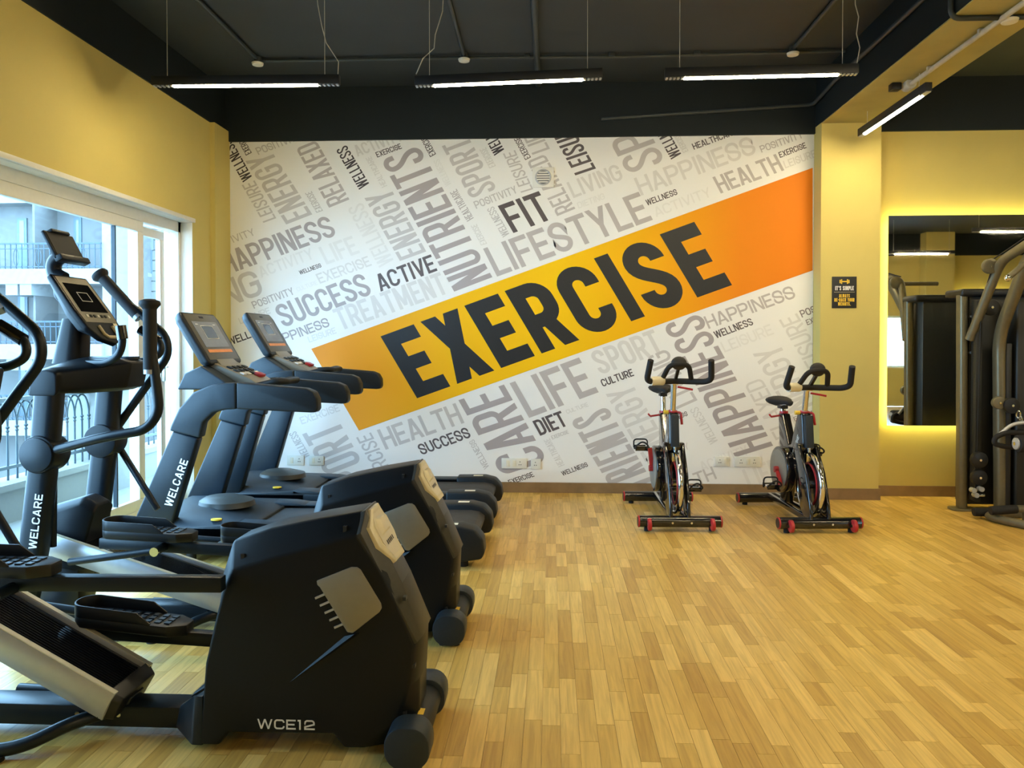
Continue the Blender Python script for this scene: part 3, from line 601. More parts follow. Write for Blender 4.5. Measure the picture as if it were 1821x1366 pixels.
# ================================================================== OUTSIDE THE WINDOW
struct('balcony_floor', MB().box(-4.45, XL - 0.25, -3, 9, -0.2, 0.0), 'outside_trim', smooth=False)
struct('balcony_kerb', MB().box(-4.40, -4.20, -3, 9, 0.0, 0.26).box(-4.44, -4.16, -3, 9, 0.26, 0.31), 'outside_trim', smooth=False)
struct('balcony_pillar', MB().box(-4.5, -4.1, 6.95, 7.35, -0.2, 0.95).box(-4.54, -4.06, 6.91, 7.39, 0.95, 1.03), 'outside_trim', smooth=False)
def railing(y0, y1, label):
    t = thing('balcony_railing', label, 'railing', (-4.3, (y0 + y1) / 2, 0.31), group='iron railings of the near balcony')
    MB().box(-4.325, -4.275, y0, y1, 0.935, 0.965).build('top_rail', 'iron', t)
    MB().box(-4.315, -4.285, y0, y1, 0.40, 0.425).build('bottom_rail', 'iron', t)
    n = int((y1 - y0) / 0.105); st = (y1 - y0) / n
    b0 = a0 = None
    for i in range(n + 1):
        y = y0 + i * st
        if b0 is None:
            b0 = MB().cyl((-4.3, y, 0.31 if i % 6 == 0 else 0.40), (-4.3, y, 0.74), 0.009, 6).ball((-4.3, y, 0.73), 0.017, 0.017, 0.013, 8, 5).ball((-4.3, y, 0.70), 0.015, 0.015, 0.01, 8, 5).build('baluster', 'iron', t)
        else:
            o = b0.copy(); COL.objects.link(o); o.parent = t; o.location.y = y - y0
        if i < n - 1:
            if a0 is None: a0 = MB().tube([(-4.3, y + st - st * math.cos(R(k * 15)), 0.74 + 0.19 * math.sin(R(k * 15))) for k in range(13)], 0.008, 6).build('arch', 'iron', t)
            else:
                o = a0.copy(); COL.objects.link(o); o.parent = t; o.location.y = y - y0
    return t
railing(3.4, 6.95, 'arched blue grey iron railing seen left of the white balcony pillar')
railing(7.35, 9.0, 'arched iron railing seen right of the white balcony pillar')
# apartment block across the court
YA = 27.0
ab = thing('apartment_building', 'pale apartment block with iron railed balconies and a boarded wing outside', 'building', (-19, YA + 1, -8))
def fx(px, Y=YA): return atY(px, 600, Y).x
def fz(py, Y=YA): return atY(100, py, Y).z
def dm(name, m, parent, x0, x1, y0, y1, z0, z1): return MB().box(x0, x1, y0, y1, z0, z1).build(name, m, parent, smooth=False)
xw1 = fx(215)
dm('wall', 'outside_wall', ab, -34, xw1, YA + 1.6, YA + 3.0, -8, fz(350))
dm('cornice', 'outside_trim', ab, -34, xw1, YA + 0.9, YA + 3.1, fz(352), fz(340))
dm('corner_pier', 'outside_trim', ab, fx(180), fx(199), YA + 0.1, YA + 1.8, -8, fz(352))
for lv, (ys, yt) in enumerate(((478, 433), (612, 572), (748, 704))):
    zs = fz(ys)
    dm('balcony_slab', 'outside_trim', ab, -34, fx(182), YA - 0.05, YA + 1.6, zs - 0.55, zs)
    if lv < 2:
        for px in (22, 47): dm('ceiling_rib', 'outside_trim', ab, fx(px) - 0.22, fx(px) + 0.22, YA - 0.02, YA + 1.6, zs - 0.95, zs - 0.55)
    ra = MB().box(fx(-40), fx(181), YA, YA + 0.05, fz(yt) - 0.03, fz(yt) + 0.03).build('railing_top', 'iron', ab)
    MB().box(fx(-40), fx(181), YA, YA + 0.05, zs + 0.06, zs + 0.10).box(fx(-40), fx(181), YA, YA + 0.05, fz(yt + 9) - 0.015, fz(yt + 9) + 0.015).build('railing_bar', 'iron', ab)
    b0 = None; p = 0; xx = fx(-40)
    while xx < fx(181):
        if b0 is None: b0 = dm('baluster', 'iron', ab, xx, xx + 0.025, YA, YA + 0.03, zs, fz(yt)); x00 = xx
        else:
            o = b0.copy(); COL.objects.link(o); o.parent = ab; o.location.x = xx - x00
        if p % 4 == 3:
            MB().tube([(xx + 0.0 + 0.10 * math.sin(R(k * 30)), YA + .02, zs + 0.42 + 0.30 * math.cos(R(k * 30))) for k in range(12)], 0.012, 5, True).build('scroll', 'iron', ab)
        p += 1; xx += 0.21
    for a_, b_ in ((28, 48), (86, 100), (-20, -2)):
        d = dm('balcony_door', 'outside_dark', ab, fx(a_), fx(b_), YA + 1.55, YA + 1.62, zs, zs + 2.1)
        dm('pane', 'screen_grey', d, fx(a_) + 0.1, fx(b_) - 0.1, YA + 1.54, YA + 1.56, zs + 1.0, zs + 2.0)
    dm('partition_wall', 'outside_wall', ab, fx(50), fx(54), YA + 0.3, YA + 1.6, zs, zs + 2.6)
# set-back wing with horizontal cladding
wg = ab
dm('wall', 'outside_tile', wg, xw1 + 0.02, -11.2, YA + 2.2, YA + 3.4, -8, 10)
z = -3.0
while z < 9.5:
    dm('cladding_board', 'outside_tile', wg, fx(228, YA + 2.1), -11.3, YA + 2.14, YA + 2.2, z + 0.02, z + 0.38); z += 0.4
for z0 in (-1.6, 1.3, 4.1):
    w0 = dm('window', 'outside_dark', wg, xw1 + 0.05, fx(224, YA + 2), YA + 2.1, YA + 2.2, z0, z0 + 1.7)
    dm('sill', 'outside_trim', wg, xw1 + 0.02, fx(228, YA + 2), YA + 1.9, YA + 2.2, z0 - 0.15, z0)
    dm('pane', 'screen_grey', w0, xw1 + 0.12, fx(222, YA + 2), YA + 2.08, YA + 2.11, z0 + 0.9, z0 + 1.6)
struct('courtyard_ground', MB().box(-60, XL - 0.3, -20, 60, -8.2, -8.0), 'outside_trim', smooth=False)

# ================================================================== ELLIPTICAL TRAINERS
def rot2(p, c, a):
    dx, dz = p[0] - c[0], p[1] - c[1]; return (c[0] + dx * math.cos(a) - dz * math.sin(a), c[1] + dx * math.sin(a) + dz * math.cos(a))
def elliptical(cy, label, ramp_deg, near, far):
    """near / far = (front x of pedal, z of pedal sole, slope of the arm)"""
    t = thing('elliptical_trainer', label, 'elliptical', (-1.5, 0, 0), (-1.5, cy, 0), group='elliptical trainers beside the window')
    # --- rear drive housing: side outline and fuller centre outline
    side = [(-1.205, 0.022), (-1.180, 0.30), (-1.146, 0.44), (-1.118, 0.545), (-1.085, 0.625), (-0.93, 0.672), (-0.79, 0.712), (-0.655, 0.750), (-0.60, 0.672), (-0.551, 0.589), (-0.458, 0.381), (-0.480, 0.24), (-0.520, 0.11), (-0.64, 0.025), (-0.70, 0.024), (-0.738, 0.072), (-1.10, 0.068), (-1.135, 0.022)]
    full = [(-1.20, 0.022), (-1.175, 0.32), (-1.155, 0.47), (-1.140, 0.60), (-1.105, 0.712), (-0.97, 0.758), (-0.80, 0.795), (-0.645, 0.822), (-0.574, 0.692), (-0.528, 0.600), (-0.444, 0.392), (-0.450, 0.24), (-0.452, 0.10), (-0.46, 0.028), (-0.70, 0.024), (-0.738, 0.060), (-1.10, 0.060), (-1.135, 0.022)]
    hb = MB(); w0, w1 = 0.135, 0.075
    hb.loft([[(x, -w0, z) for x, z in side], [(x, -w1, z) for x, z in full], [(x, w1, z) for x, z in full], [(x, w0, z) for x, z in side]])
    hs = hb.build('housing', 'shroud_black', t, 0.010, 3, angle=30)
    # rear spine panel, lighter charcoal, lying on the slanted back
    sv0, sv1 = Vector((-0.655, 0, 0.765)), Vector((-0.456, 0, 0.386)); d = (sv1 - sv0).normalized(); n = Vector((-d.z, 0, d.x))
    def bz(u, v, h): return sv0 + d * u + Vector((0, v, 0)) + n * h
    SL = (sv1 - sv0).length
    def cr(v): return 0.037 * min(1, max(0, (0.135 - abs(v)) / 0.055))
    rg = []
    for v, u0 in ((-0.131, 0.012), (-0.10, -0.02), (-0.078, -0.045), (0.078, -0.045), (0.10, -0.02), (0.131, 0.012)):
        rg.append([bz(u0, v, -0.02), bz(u0, v, cr(v) + .006), bz(SL * .55, v, cr(v) * .9 + .006), bz(SL, v, cr(v) * .45 + .006), bz(SL, v, -0.02)])
    MB().loft(rg).build('spine_panel', 'spine_plastic', t, 0.002)
    # champagne wheel bezel at the top of the spine
    out = [(-0.040, -0.055), (0.010, -0.108), (0.085, -0.110), (0.165, -0.070), (0.170, 0.075), (0.085, 0.118), (0.010, 0.116), (-0.040, 0.060)]
    def sc_(k): return [(0.065 + (u - 0.065) * k, v * k) for u, v in out]
    def bh(u, v, h): return bz(u, v, h + cr(v))
    bzm = MB().loft([[bh(u, v, 0.0) for u, v in out], [bh(u, v, 0.016) for u, v in sc_(.97)], [bh(u, v, 0.018) for u, v in sc_(.86)], [bz(u, v, 0.048) for u, v in sc_(.76)]]).build('wheel_bezel', 'champagne', t, 0.002)
    MB().loft([[bz(u, v, 0.047) for u, v in ((0.0, -0.05), (0.065, -0.065), (0.065, 0.065), (0.0, 0.05))], [bz(u, v, 0.060) for u, v in ((0.01, -0.03), (0.055, -0.04), (0.055, 0.04), (0.01, 0.03))]]).build('wheel_boss', 'champagne', bzm, 0.003)
    MB().loft([[bz(u, v, h) for u, v in sc_(.80)] for h in (0.044, 0.0492)]).build('bezel_floor', 'champagne', bzm)
    for k in range(5): MB().add([bz(0.085 + q[0], -0.05 + k * 0.02 + q[1], 0.0502) for q in ((0, 0), (0, .012), (.016, .012), (.016, 0))], [(0, 1, 2, 3)]).build('scale_mark', 'letter_black', bzm)
    # side plates: silver panel with comb teeth, groove, model lettering
    for sg in (-1, 1):
        y = sg * (w0 + 0.001); ya, yb = sorted((y, y + sg * 0.008))
        po_ = [(-0.790, 0.597), (-0.672, 0.645), (-0.652, 0.645), (-0.640, 0.637), (-0.571, 0.524), (-0.568, 0.508), (-0.576, 0.494), (-0.667, 0.421), (-0.686, 0.424), (-0.779, 0.575), (-0.788, 0.583)]
        sv = MB().prism(po_, ya, yb).build('side_plate', 'silver_paint', t, 0.003)
        for k in range(5):
            f = 0.17 + k * 0.165; px_, pz_ = -0.782 + f * 0.098, 0.575 - f * 0.150
            MB().bar((px_ - 0.030, y + sg * .003, pz_ - 0.013), (px_ + 0.008, y + sg * .003, pz_ + 0.004), 0.006, 0.007).build('comb_tooth', 'silver', sv)
        q = [(-0.655, 0.418), (-0.70, 0.408), (-0.90, 0.235)]
        MB().add([(x, y + sg * h, z) for x, z, h in ((-0.66, 0.420, .012), (-0.705, 0.405, -.004), (-0.905, 0.232, -.002), (-0.64, 0.418, -0.004))], [(0, 1, 2), (0, 2, 3)]).build('body_crease', 'shroud_black', t)
    lay_word('model_lettering', 'WCE12', (-0.999, -w0 - .001, 0.085), (-0.800, -w0 - .001, 0.085), (-0.999, -w0 - .001, 0.119), 'white_print', t, (0, -1, 0), lift=0.001, t=0.17, gap=0.16)
    sc = MB()
    for x, z in ((-1.055, 0.655), (-0.70, 0.755)): sc.box(x - .006, x + .006, -0.118, -0.10, z, z + 0.022)
    for x, z in ((-0.61, 0.66), (-0.50, 0.53), (-0.47, 0.30), (-0.50, 0.14)): sc.box(x - .0, x + .012, -0.131, -0.105, z, z + .012)
    sc.build('screw_holes', 'letter_black', t)
    # --- rear stabiliser with rubber ends
    st = MB(); 
    prof = [(p[0] * 1.0 - 0.468, p[1] + 0.080) for p in rrect(0.12, 0.10, 0.048, 6)]
    st.prism(prof, -0.14, 0.14).build('rear_stabilizer', 'charcoal_plastic', t, 0.004)
    for a, b in ((-0.235, -0.13), (0.13, 0.235)):
        MB().prism([(p[0] - 0.468, p[1] + 0.078) for p in rrect(0.15, 0.14, 0.060, 6)], a, b).build('stabilizer_cap', 'slate_plastic', t, 0.008)
    for x in (-0.50, -0.44):
        for y in (-0.19, 0.19): MB().cyl((x, y, 0), (x, y, 0.02), 0.018, 12).build('foot', 'rubber', t)
    MB().add([(-0.455, -0.055, 0.1306), (-0.435, -0.055, 0.129), (-0.435, -0.10, 0.129), (-0.455, -0.10, 0.1306)], [(0, 1, 2, 3)]).build('warning_sticker', 'yellow_plastic', t)
    # --- base beam, brackets, mid outrigger legs
    MB().box(-2.62, -1.17, -0.055, 0.055, 0.035, 0.11).build('base_beam', 'frame_paint', t, 0.006)
    for sg in (-1, 1):
        br = MB().add([(-1.325, sg * .056, .04), (-1.23, sg * .136, .02), (-1.19, sg * .136, .02), (-1.19, sg * .136, .19), (-1.225, sg * .12, .19), (-1.31, sg * .056, .115), (-1.19, sg * .03, .02), (-1.19, sg * .03, .19), (-1.32, sg * .03, .04), (-1.31, sg * .03, .115)],
              [(0, 1, 4, 5), (1, 2, 3, 4), (0, 8, 6, 2, 1), (5, 4, 3, 7, 9), (2, 6, 7, 3), (0, 5, 9, 8), (8, 9, 7, 6)]).build('rear_bracket', 'frame_paint', t, 0.006)
        MB().tube(arc_pts([(-1.585, sg * .05, .085), (-1.66, sg * .13, .083), (-1.80, sg * .215, .030), (-2.1, sg * .23, .030)], 0.10, 8), 0.023, 12).build('outrigger_leg', 'frame_paint', t)
        for x in (-1.86, -2.08): MB().cyl((x, sg * .23, 0), (x, sg * .23, .016), 0.03, 14).build('foot', 'rubber', t)
    for x in (-1.53, -1.68): MB().disc_y((x, -0.058, 0.083), 0.009, 0.008, 10).build('bolt', 'chrome', t)
    MB().bar((-2.58, -0.29, 0.05), (-2.58, 0.29, 0.05), 0.08, 0.06).build('front_stabilizer', 'frame_paint', t, 0.01)
    for y in (-0.25, 0.25): MB().cyl((-2.58, y, 0), (-2.58, y, .025), 0.028, 14).build('foot', 'rubber', t)
    # --- inclined ramp
    al = R(180 - ramp_deg); ux, uz = math.cos(al), math.sin(al); px_, pz_ = -uz * -1, 0
    nxr, nzr = uz, -ux                       # normal pointing up
    c0 = Vector((-1.515, 0, 0.165)); U = Vector((ux, 0, uz)); N_ = Vector((nxr, 0, nzr)); Lr = 0.98
    def rp_(u, v, h): return c0 + U * u + Vector((0, v, 0)) + N_ * h
    def rbox(u0, u1, v0, v1, h0, h1): 
        m = MB(); return m.add([rp_(u, v, h) for h in (h0, h1) for u, v in ((u0, v0), (u1, v0), (u1, v1), (u0, v1))], [(0, 3, 2, 1), (4, 5, 6, 7), (0, 1, 5, 4), (1, 2, 6, 5), (2, 3, 7, 6), (3, 0, 4, 7)])
    rampb = rbox(0.02, Lr, -0.105, 0.105, -0.07, 0.008).build('ramp', 'black_plastic', t, 0.004)
    for sg in (-1, 1):
        y0_, y1_ = sorted((sg * .105, sg * .13)); pr = [(y0_, .022), (y1_, .022), (y1_, -.02), (y1_ - sg * .004 if sg > 0 else y1_, -.06), (y0_, -.085)]
        pr = [(sg * a_, h) for a_, h in ((.105, .024), (.128, .024), (.136, .0), (.134, -.045), (.115, -.088), (.105, -.088))]
        MB().loft([[rp_(0.0, v, h) for v, h in pr], [rp_(Lr, v, h) for v, h in pr]]).build('ramp_side', 'silver', rampb, 0.002)
        a_, b_ = sorted((sg * .107, sg * .127)); rbox(0.0, Lr, a_, b_, 0.022, 0.027).build('ramp_edge_strip', 'champagne', rampb)
    for k in range(13):
        v = -0.078 + k * 0.013; rbox(0.03, Lr - .02, v - .0035, v + .0035, 0.006, 0.0135).build('ramp_ridge', 'gloss_black', rampb)
    ec = MB().loft([[rp_(-0.03, v * .86, h) for v, h in ((-.135, .0), (-.120, -.075), (.120, -.075), (.135, .0), (.12, .012), (-.12, .012))], [rp_(0.022, v, h) for v, h in ((-.137, .0), (-.117, -.090), (.117, -.090), (.137, .0), (.128, .026), (-.128, .026))]]).build('ramp_end_cap', 'black_plastic', rampb, 0.004)
    MB().bar((-1.50, 0, 0.11), tuple(rp_(0.03, 0, -.05)), 0.09, 0.05).build('ramp_pivot', 'frame_paint', t, 0.004)
    # motor hood at the front of the ramp
    hz = rp_(Lr, 0, 0).z - 0.03
    hood = [(-2.54, hz - 0.10), (-2.54, hz + 0.06), (-2.47, hz + 0.165), (-2.30, hz + 0.215), (-2.225, hz + 0.175), (-2.275, hz + 0.02), (-2.28, hz - 0.12)]
    MB().loft([[(x, -0.085, z - 0.03) for x, z in hood], [(x, -0.05, z) for x, z in hood], [(x, 0.05, z) for x, z in hood], [(x, 0.085, z - 0.03) for x, z in hood]]).build('motor_hood', 'shroud_black', t, 0.012, 3)
    MB().box(-2.52, -2.32, -0.07, 0.07, 0.10, hz - 0.06).build('motor_stand', 'black_plastic', t, 0.01)
    # --- pedals and their arms
    for sg, (px0, pz0, slope, xr, zr) in ((-1, near), (1, far)):
        yc = sg * 0.165
        arm = MB().bar((px0 - 0.02, yc, pz0 - 0.075), (xr, yc, zr), 0.045, 0.052).build('pedal_arm', 'frame_paint', t, 0.006)
        L_, wd = 0.44, 0.068; pts = []
        def pp(u, v, h): return (px0 + u * L_, yc + v, pz0 + h - slope * u * L_)
        n = 14
        ol = [(0.0 + 0.12 * (1 - math.sin(R(k * 180 / n))), -wd * math.cos(R(k * 180 / n))) for k in range(n + 1)]   # rounded toe at the front
        ol = [(u, -v) for u, v in ol] 
        ol = ol + [(0.86, -wd), (1.0, -wd * 0.45), (1.0, wd * 0.45), (0.86, wd)]
        ped = MB().loft([[pp(u, v * .9, -0.042) for u, v in ol], [pp(u, v, -0.022) for u, v in ol], [pp(u, v, 0.0) for u, v in ol]]).build('pedal', 'black_plastic', t, 0.003)
        rim = []
        for u, v in [(0.72, wd), (0.60, wd)] + ol[:n + 1] + [(0.60, -wd), (0.72, -wd)]: rim.append((u, v))
        m = MB(); hh = [0.004, 0.040] + [0.044] * (n + 1) + [0.040, 0.004]; rg = []
        for (u, v), h in zip(rim, hh): rg.append([pp(u, v, -0.002), pp(u, v, h), pp(u + (0.012 if u < .2 else 0), v * .90, h), pp(u + (0.012 if u < .2 else 0), v * .90, -0.002)])
        m.loft(rg).build('pedal_rim', 'black_plastic', ped, 0.0015)
        tr0 = None
        for i in range(8):
            for j in range(3):
                u, v = 0.22 + i * 0.085, (-0.032 + j * 0.032)
                if tr0 is None:
                    u0, v0 = u, v; tr0 = MB().add([pp(u + a_, v + b_, h) for h in (0.0, 0.005) for a_, b_ in ((0, -.011), (.045, -.011), (.045, .011), (0, .011))], [(0, 3, 2, 1), (4, 5, 6, 7), (0, 1, 5, 4), (1, 2, 6, 5), (2, 3, 7, 6), (3, 0, 4, 7)]).build('tread', 'slate_plastic', ped)
                else:
                    o = tr0.copy(); COL.objects.link(o); o.parent = ped; d0 = Vector(pp(u, v, 0)) - Vector(pp(u0, v0, 0)); o.location = d0
        jx, jz = px0 + 0.30, pz0 - 0.085
        MB().cyl((jx, yc, jz), (jx, sg * 0.275, jz), 0.020, 14).build('link_pivot', 'frame_paint', t)
        MB().disc_y((jx, sg * 0.278, jz), 0.021, 0.012, 18).build('pivot_bolt', 'chrome', t)
        MB().cyl((jx, sg * 0.262, jz), (-2.24, sg * 0.262, 0.38 if jz < .5 else .44), 0.017, 12).build('link_rod', 'frame_paint', t)
    # --- twin posts, bridge, pivots
    for sg in (-1, 1):
        y = sg * 0.245; rings = []
        for z, xc in ((0.05, -2.50), (0.43, -2.420), (0.90, -2.362), (1.20, -2.335)):
            rings.append([(xc + p[0], y + p[1], z) for p in rrect(0.125, 0.10, 0.042, 5)])
        MB().loft(rings).build('post', 'frame_paint', t, 0)
        MB().disc_y((-2.362, y - sg * 0.0, 0.885), 0.088, 0.125, 32).build('pivot_cover', 'shroud_black', t, 0.008)
        MB().disc_y((-2.362, sg * 0.310, 0.885), 0.078, 0.012, 32).build('pivot_disc', 'frame_paint', t, 0.003)
        if sg < 0:
            y_ = y - 0.0505; p0 = (-2.375, y_, 0.445); dirz = Vector((0.035, 0, 0.255))
            lay_word('brand_lettering', 'WELCARE', p0, tuple(Vector(p0) + dirz), (-2.375 - 0.038, y_, 0.449), 'white_print', t, (0, -1, 0), lift=0.001, t=0.17, gap=0.16)
    br = MB(); rings = []
    for k in range(13):
        a_ = R(180 * k / 12); y = -0.245 * math.cos(a_) ; z = 1.165 + 0.155 * min(1, math.sin(a_) * 1.6)
        nrm = Vector((0, -math.cos(a_), math.sin(a_) * 0.9)).normalized()
        rings.append((y, z))
    prof = [(-2.415, 1.16), (-2.405, 1.265), (-2.36, 1.315), (-2.24, 1.335), (-2.10, 1.325), (-2.035, 1.305), (-2.06, 1.185), (-2.12, 1.165)]
    edge = [(-2.405, 1.155), (-2.395, 1.235), (-2.365, 1.268), (-2.32, 1.275), (-2.28, 1.265), (-2.268, 1.25), (-2.268, 1.175), (-2.275, 1.155)]
    br.loft([[(x, -0.30, z) for x, z in edge], [(x, -0.27, z + .01) for x, z in edge], [(x * .5 + e[0] * .5, -0.17, z * .6 + e[1] * .4) for (x, z), e in zip(prof, edge)], [(x, -0.08, z) for x, z in prof], [(x, 0.08, z) for x, z in prof], [(x * .5 + e[0] * .5, 0.17, z * .6 + e[1] * .4) for (x, z), e in zip(prof, edge)], [(x, 0.27, z + .01) for x, z in edge], [(x, 0.30, z) for x, z in edge]]).build('console_bridge', 'shroud_black', t, 0.008, 3)
    MB().cyl((-2.10, 0.02, 1.318), (-2.10, 0.02, 1.333), 0.045, 20).build('bottle_holder', 'slate_plastic', t)
    # --- moving handlebars (same bar, turned about the pivot)
    hp = [(-2.29, 0.905), (-2.05, 0.968), (-1.835, 1.005), (-1.772, 1.085), (-1.785, 1.22), (-1.812, 1.40), (-1.812, 1.565)]
    for sg, ang in ((-1, 0.0), (1, R(43))):
        y = sg * 0.325
        P = [rot2(p, (-2.362, 0.885), ang) for p in hp]; pts = arc_pts([(x, y if i else sg * .285, z) for i, (x, z) in enumerate(P)], 0.07, 6)
        bar = MB().tube(pts, 0.022, 14).build('handlebar', 'frame_paint', t)
        g0, g1 = Vector((P[5][0], y, P[5][1])), Vector((P[6][0], y, P[6][1])); dd = (g1 - g0).normalized()
        MB().cyl(g0 - dd * .12, g1, 0.030, 16).build('grip', 'rubber', bar)
        MB().cyl(g0 - dd * .14, g0 - dd * .118, 0.029, 16).build('grip_ring', 'silver', bar)
        MB().tube([g1 - dd * .012, g1 + dd * .004, g1 + dd * .012, g1 + dd * .026, g1 + dd * .034], [.030, .043, .046, .042, .022], 18).build('end_knob', 'rubber', bar)
        lo = rot2((-2.362 + 0.015, 0.43), (-2.362, 0.885), ang * 0.75 + (R(-3) if sg < 0 else 0))
        MB().cyl((-2.362, sg * (.185 if sg < 0 else .318), .885), (lo[0], sg * (.185 if sg < 0 else .29), lo[1]), 0.017, 12).build('lower_arm', 'frame_paint', bar)
    # fixed handlebars with pulse grips
    for sg in (-1, 1):
        q = [(-2.26, sg * .12, 1.300), (-2.10, sg * .17, 1.306), (-2.035, sg * .185, 1.345), (-2.015, sg * .19, 1.41), (-2.025, sg * .19, 1.475)] if sg < 0 else [(-2.26, .12, 1.300), (-2.09, .17, 1.306), (-2.025, .185, 1.345), (-2.03, .19, 1.405), (-2.13, .19, 1.465)]
        fb = MB().tube(arc_pts(q, 0.05), 0.018, 12).build('fixed_handle', 'frame_paint', t)
        a_, b_ = Vector(q[3]), Vector(q[4]); MB().cyl(a_ + (b_ - a_) * .1, b_ + (b_ - a_) * .1, 0.025, 14).build('pulse_grip', 'gloss_black', fb)
    # --- console
    MB().loft([[(-2.39 + p[0], p[1], 1.30) for p in rrect(0.14, 0.16, .05)], [(-2.36 + p[0], p[1], 1.52) for p in rrect(0.10, 0.13, .04)]]).build('console_neck', 'shroud_black', t)
    ca = Vector((-2.405, 0, 1.730)); cdv = Vector((-2.160, 0, 1.390)) - ca; cl = cdv.length; cdv.normalize(); cn = Vector((-cdv.z, 0, cdv.x)); cn = cn if cn.x > 0 else -cn
    def cp(u, v, h): return ca + cdv * u * .96 + Vector((0, v * 1.25, 0)) + cn * h
    co = [(0, -.115), (0, .115), (.22, .125), (.33, .115), (.40, .075), (.435, 0), (.40, -.075), (.33, -.115), (.22, -.125)]
    con = MB().loft([[cp(.02 + u * .86, v * .78, -0.062 if .02 < u < .4 else -.03) for u, v in co], [cp(u, v, -0.02) for u, v in co], [cp(u, v, 0.008) for u, v in co]]).build('console', 'shroud_black', t, 0.008, 3)
    ins = [(.015, -.100), (.015, .100), (.22, .110), (.30, .105), (.30, -.105), (.22, -.110)]
    MB().loft([[cp(u, v, .007) for u, v in ins], [cp(u, v, .010) for u, v in ins]]).build('console_bezel', 'silver_paint', con)
    q = [(.055, -.082), (.055, .082), (.235, .090), (.235, -.090)]; scr = MB().loft([[cp(u, v, .009) for u, v in q], [cp(u, v, .0115) for u, v in q]]).build('screen', 'screen_black', con)
    w = MB()
    for u0, u1, v0, v1 in ((.11, .113, -.035, .035), (.165, .168, -.035, .035), (.11, .168, -.035, -.032), (.11, .168, .032, .035)): w.add([cp(u, v, .0122) for u, v in ((u0, v0), (u0, v1), (u1, v1), (u1, v0))], [(0, 1, 2, 3)])
    w.build('screen_window', 'white_print', scr)
    for k in range(7): MB().loft([[cp(.262 + a_, -.072 + k * .024 + b_, h) for a_, b_ in ((-.008, -.006), (-.008, .006), (.008, .006), (.008, -.006))] for h in (.0095, .0135)]).build('button', 'white_print' if k in (0, 3, 6) else 'charcoal_plastic', con)
    u_ = [(.325, -.045), (.375, -.045), (.395, -.03), (.395, .03), (.375, .045), (.325, .045)]
    MB().tube([cp(u, v, .012) for u, v in u_], 0.009, 8).build('bottle_clip', 'champagne', con)
    MB().add([cp(u, v, .0125) for u, v in ((.305, .065), (.305, .092), (.35, .088), (.35, .063))], [(0, 1, 2, 3)]).build('paper_tag', 'off_white', con)
    # tablet holder
    MB().tube(arc_pts([tuple(cp(-.0, 0, -.02)), (-2.475, 0, 1.745), (-2.475, 0, 1.805), (-2.415, 0, 1.845)], .03), 0.036, 10).build('holder_arm', 'shroud_black', t)
    MB().tube(arc_pts([(-2.44, 0, 1.70), (-2.455, 0, 1.64), (-2.415, 0, 1.61)], .03), 0.024, 10).build('holder_clamp', 'black_plastic', t)
    ta = Vector((-2.455, 0, 1.945)); td = Vector((0.068, 0, -.13)).normalized(); tn_ = Vector((.13, 0, .068)).normalized()
    def tp(u, v, h): return ta + td * u + Vector((0, v, 0)) + tn_ * h
    tb = MB().loft([[tp(u, v, h) for u, v in ((0, -.115), (0, .115), (.155, .115), (.155, -.115))] for h in (-.012, .006)]).build('tablet_cradle', 'shroud_black', t, 0.005)
    MB().loft([[tp(u, v, h) for u, v in ((.008, -.105), (.008, .105), (.145, .105), (.145, -.105))] for h in (.006, .009)]).build('cradle_pad', 'rubber', tb)
    MB().loft([[tp(u, v, h) for u, v in ((.138, -.115), (.138, .115), (.168, .115), (.168, -.115))] for h in (-.012, .028)]).build('cradle_lip', 'shroud_black', tb, 0.004)
    MB().loft([[tp(u, v, h) for u, v in ((-.008, -.07), (-.008, .07), (.010, .07), (.010, -.07))] for h in (-.012, .022)]).build('cradle_clip', 'shroud_black', tb, 0.004)
    return t
elliptical(2.69, 'nearest elliptical trainer, its WCE12 housing filling the lower left foreground', 28.5, (-2.12, 0.655, 0.00, -1.10, 0.590), (-1.815, 0.372, 0.09, -1.12, 0.265))
elliptical(3.72, 'second elliptical trainer with tablet cradle and console against the window', 17.5, (-2.125, 0.522, 0.04, -1.12, 0.405), (-1.70, 0.42, 0.05, -1.12, 0.36))

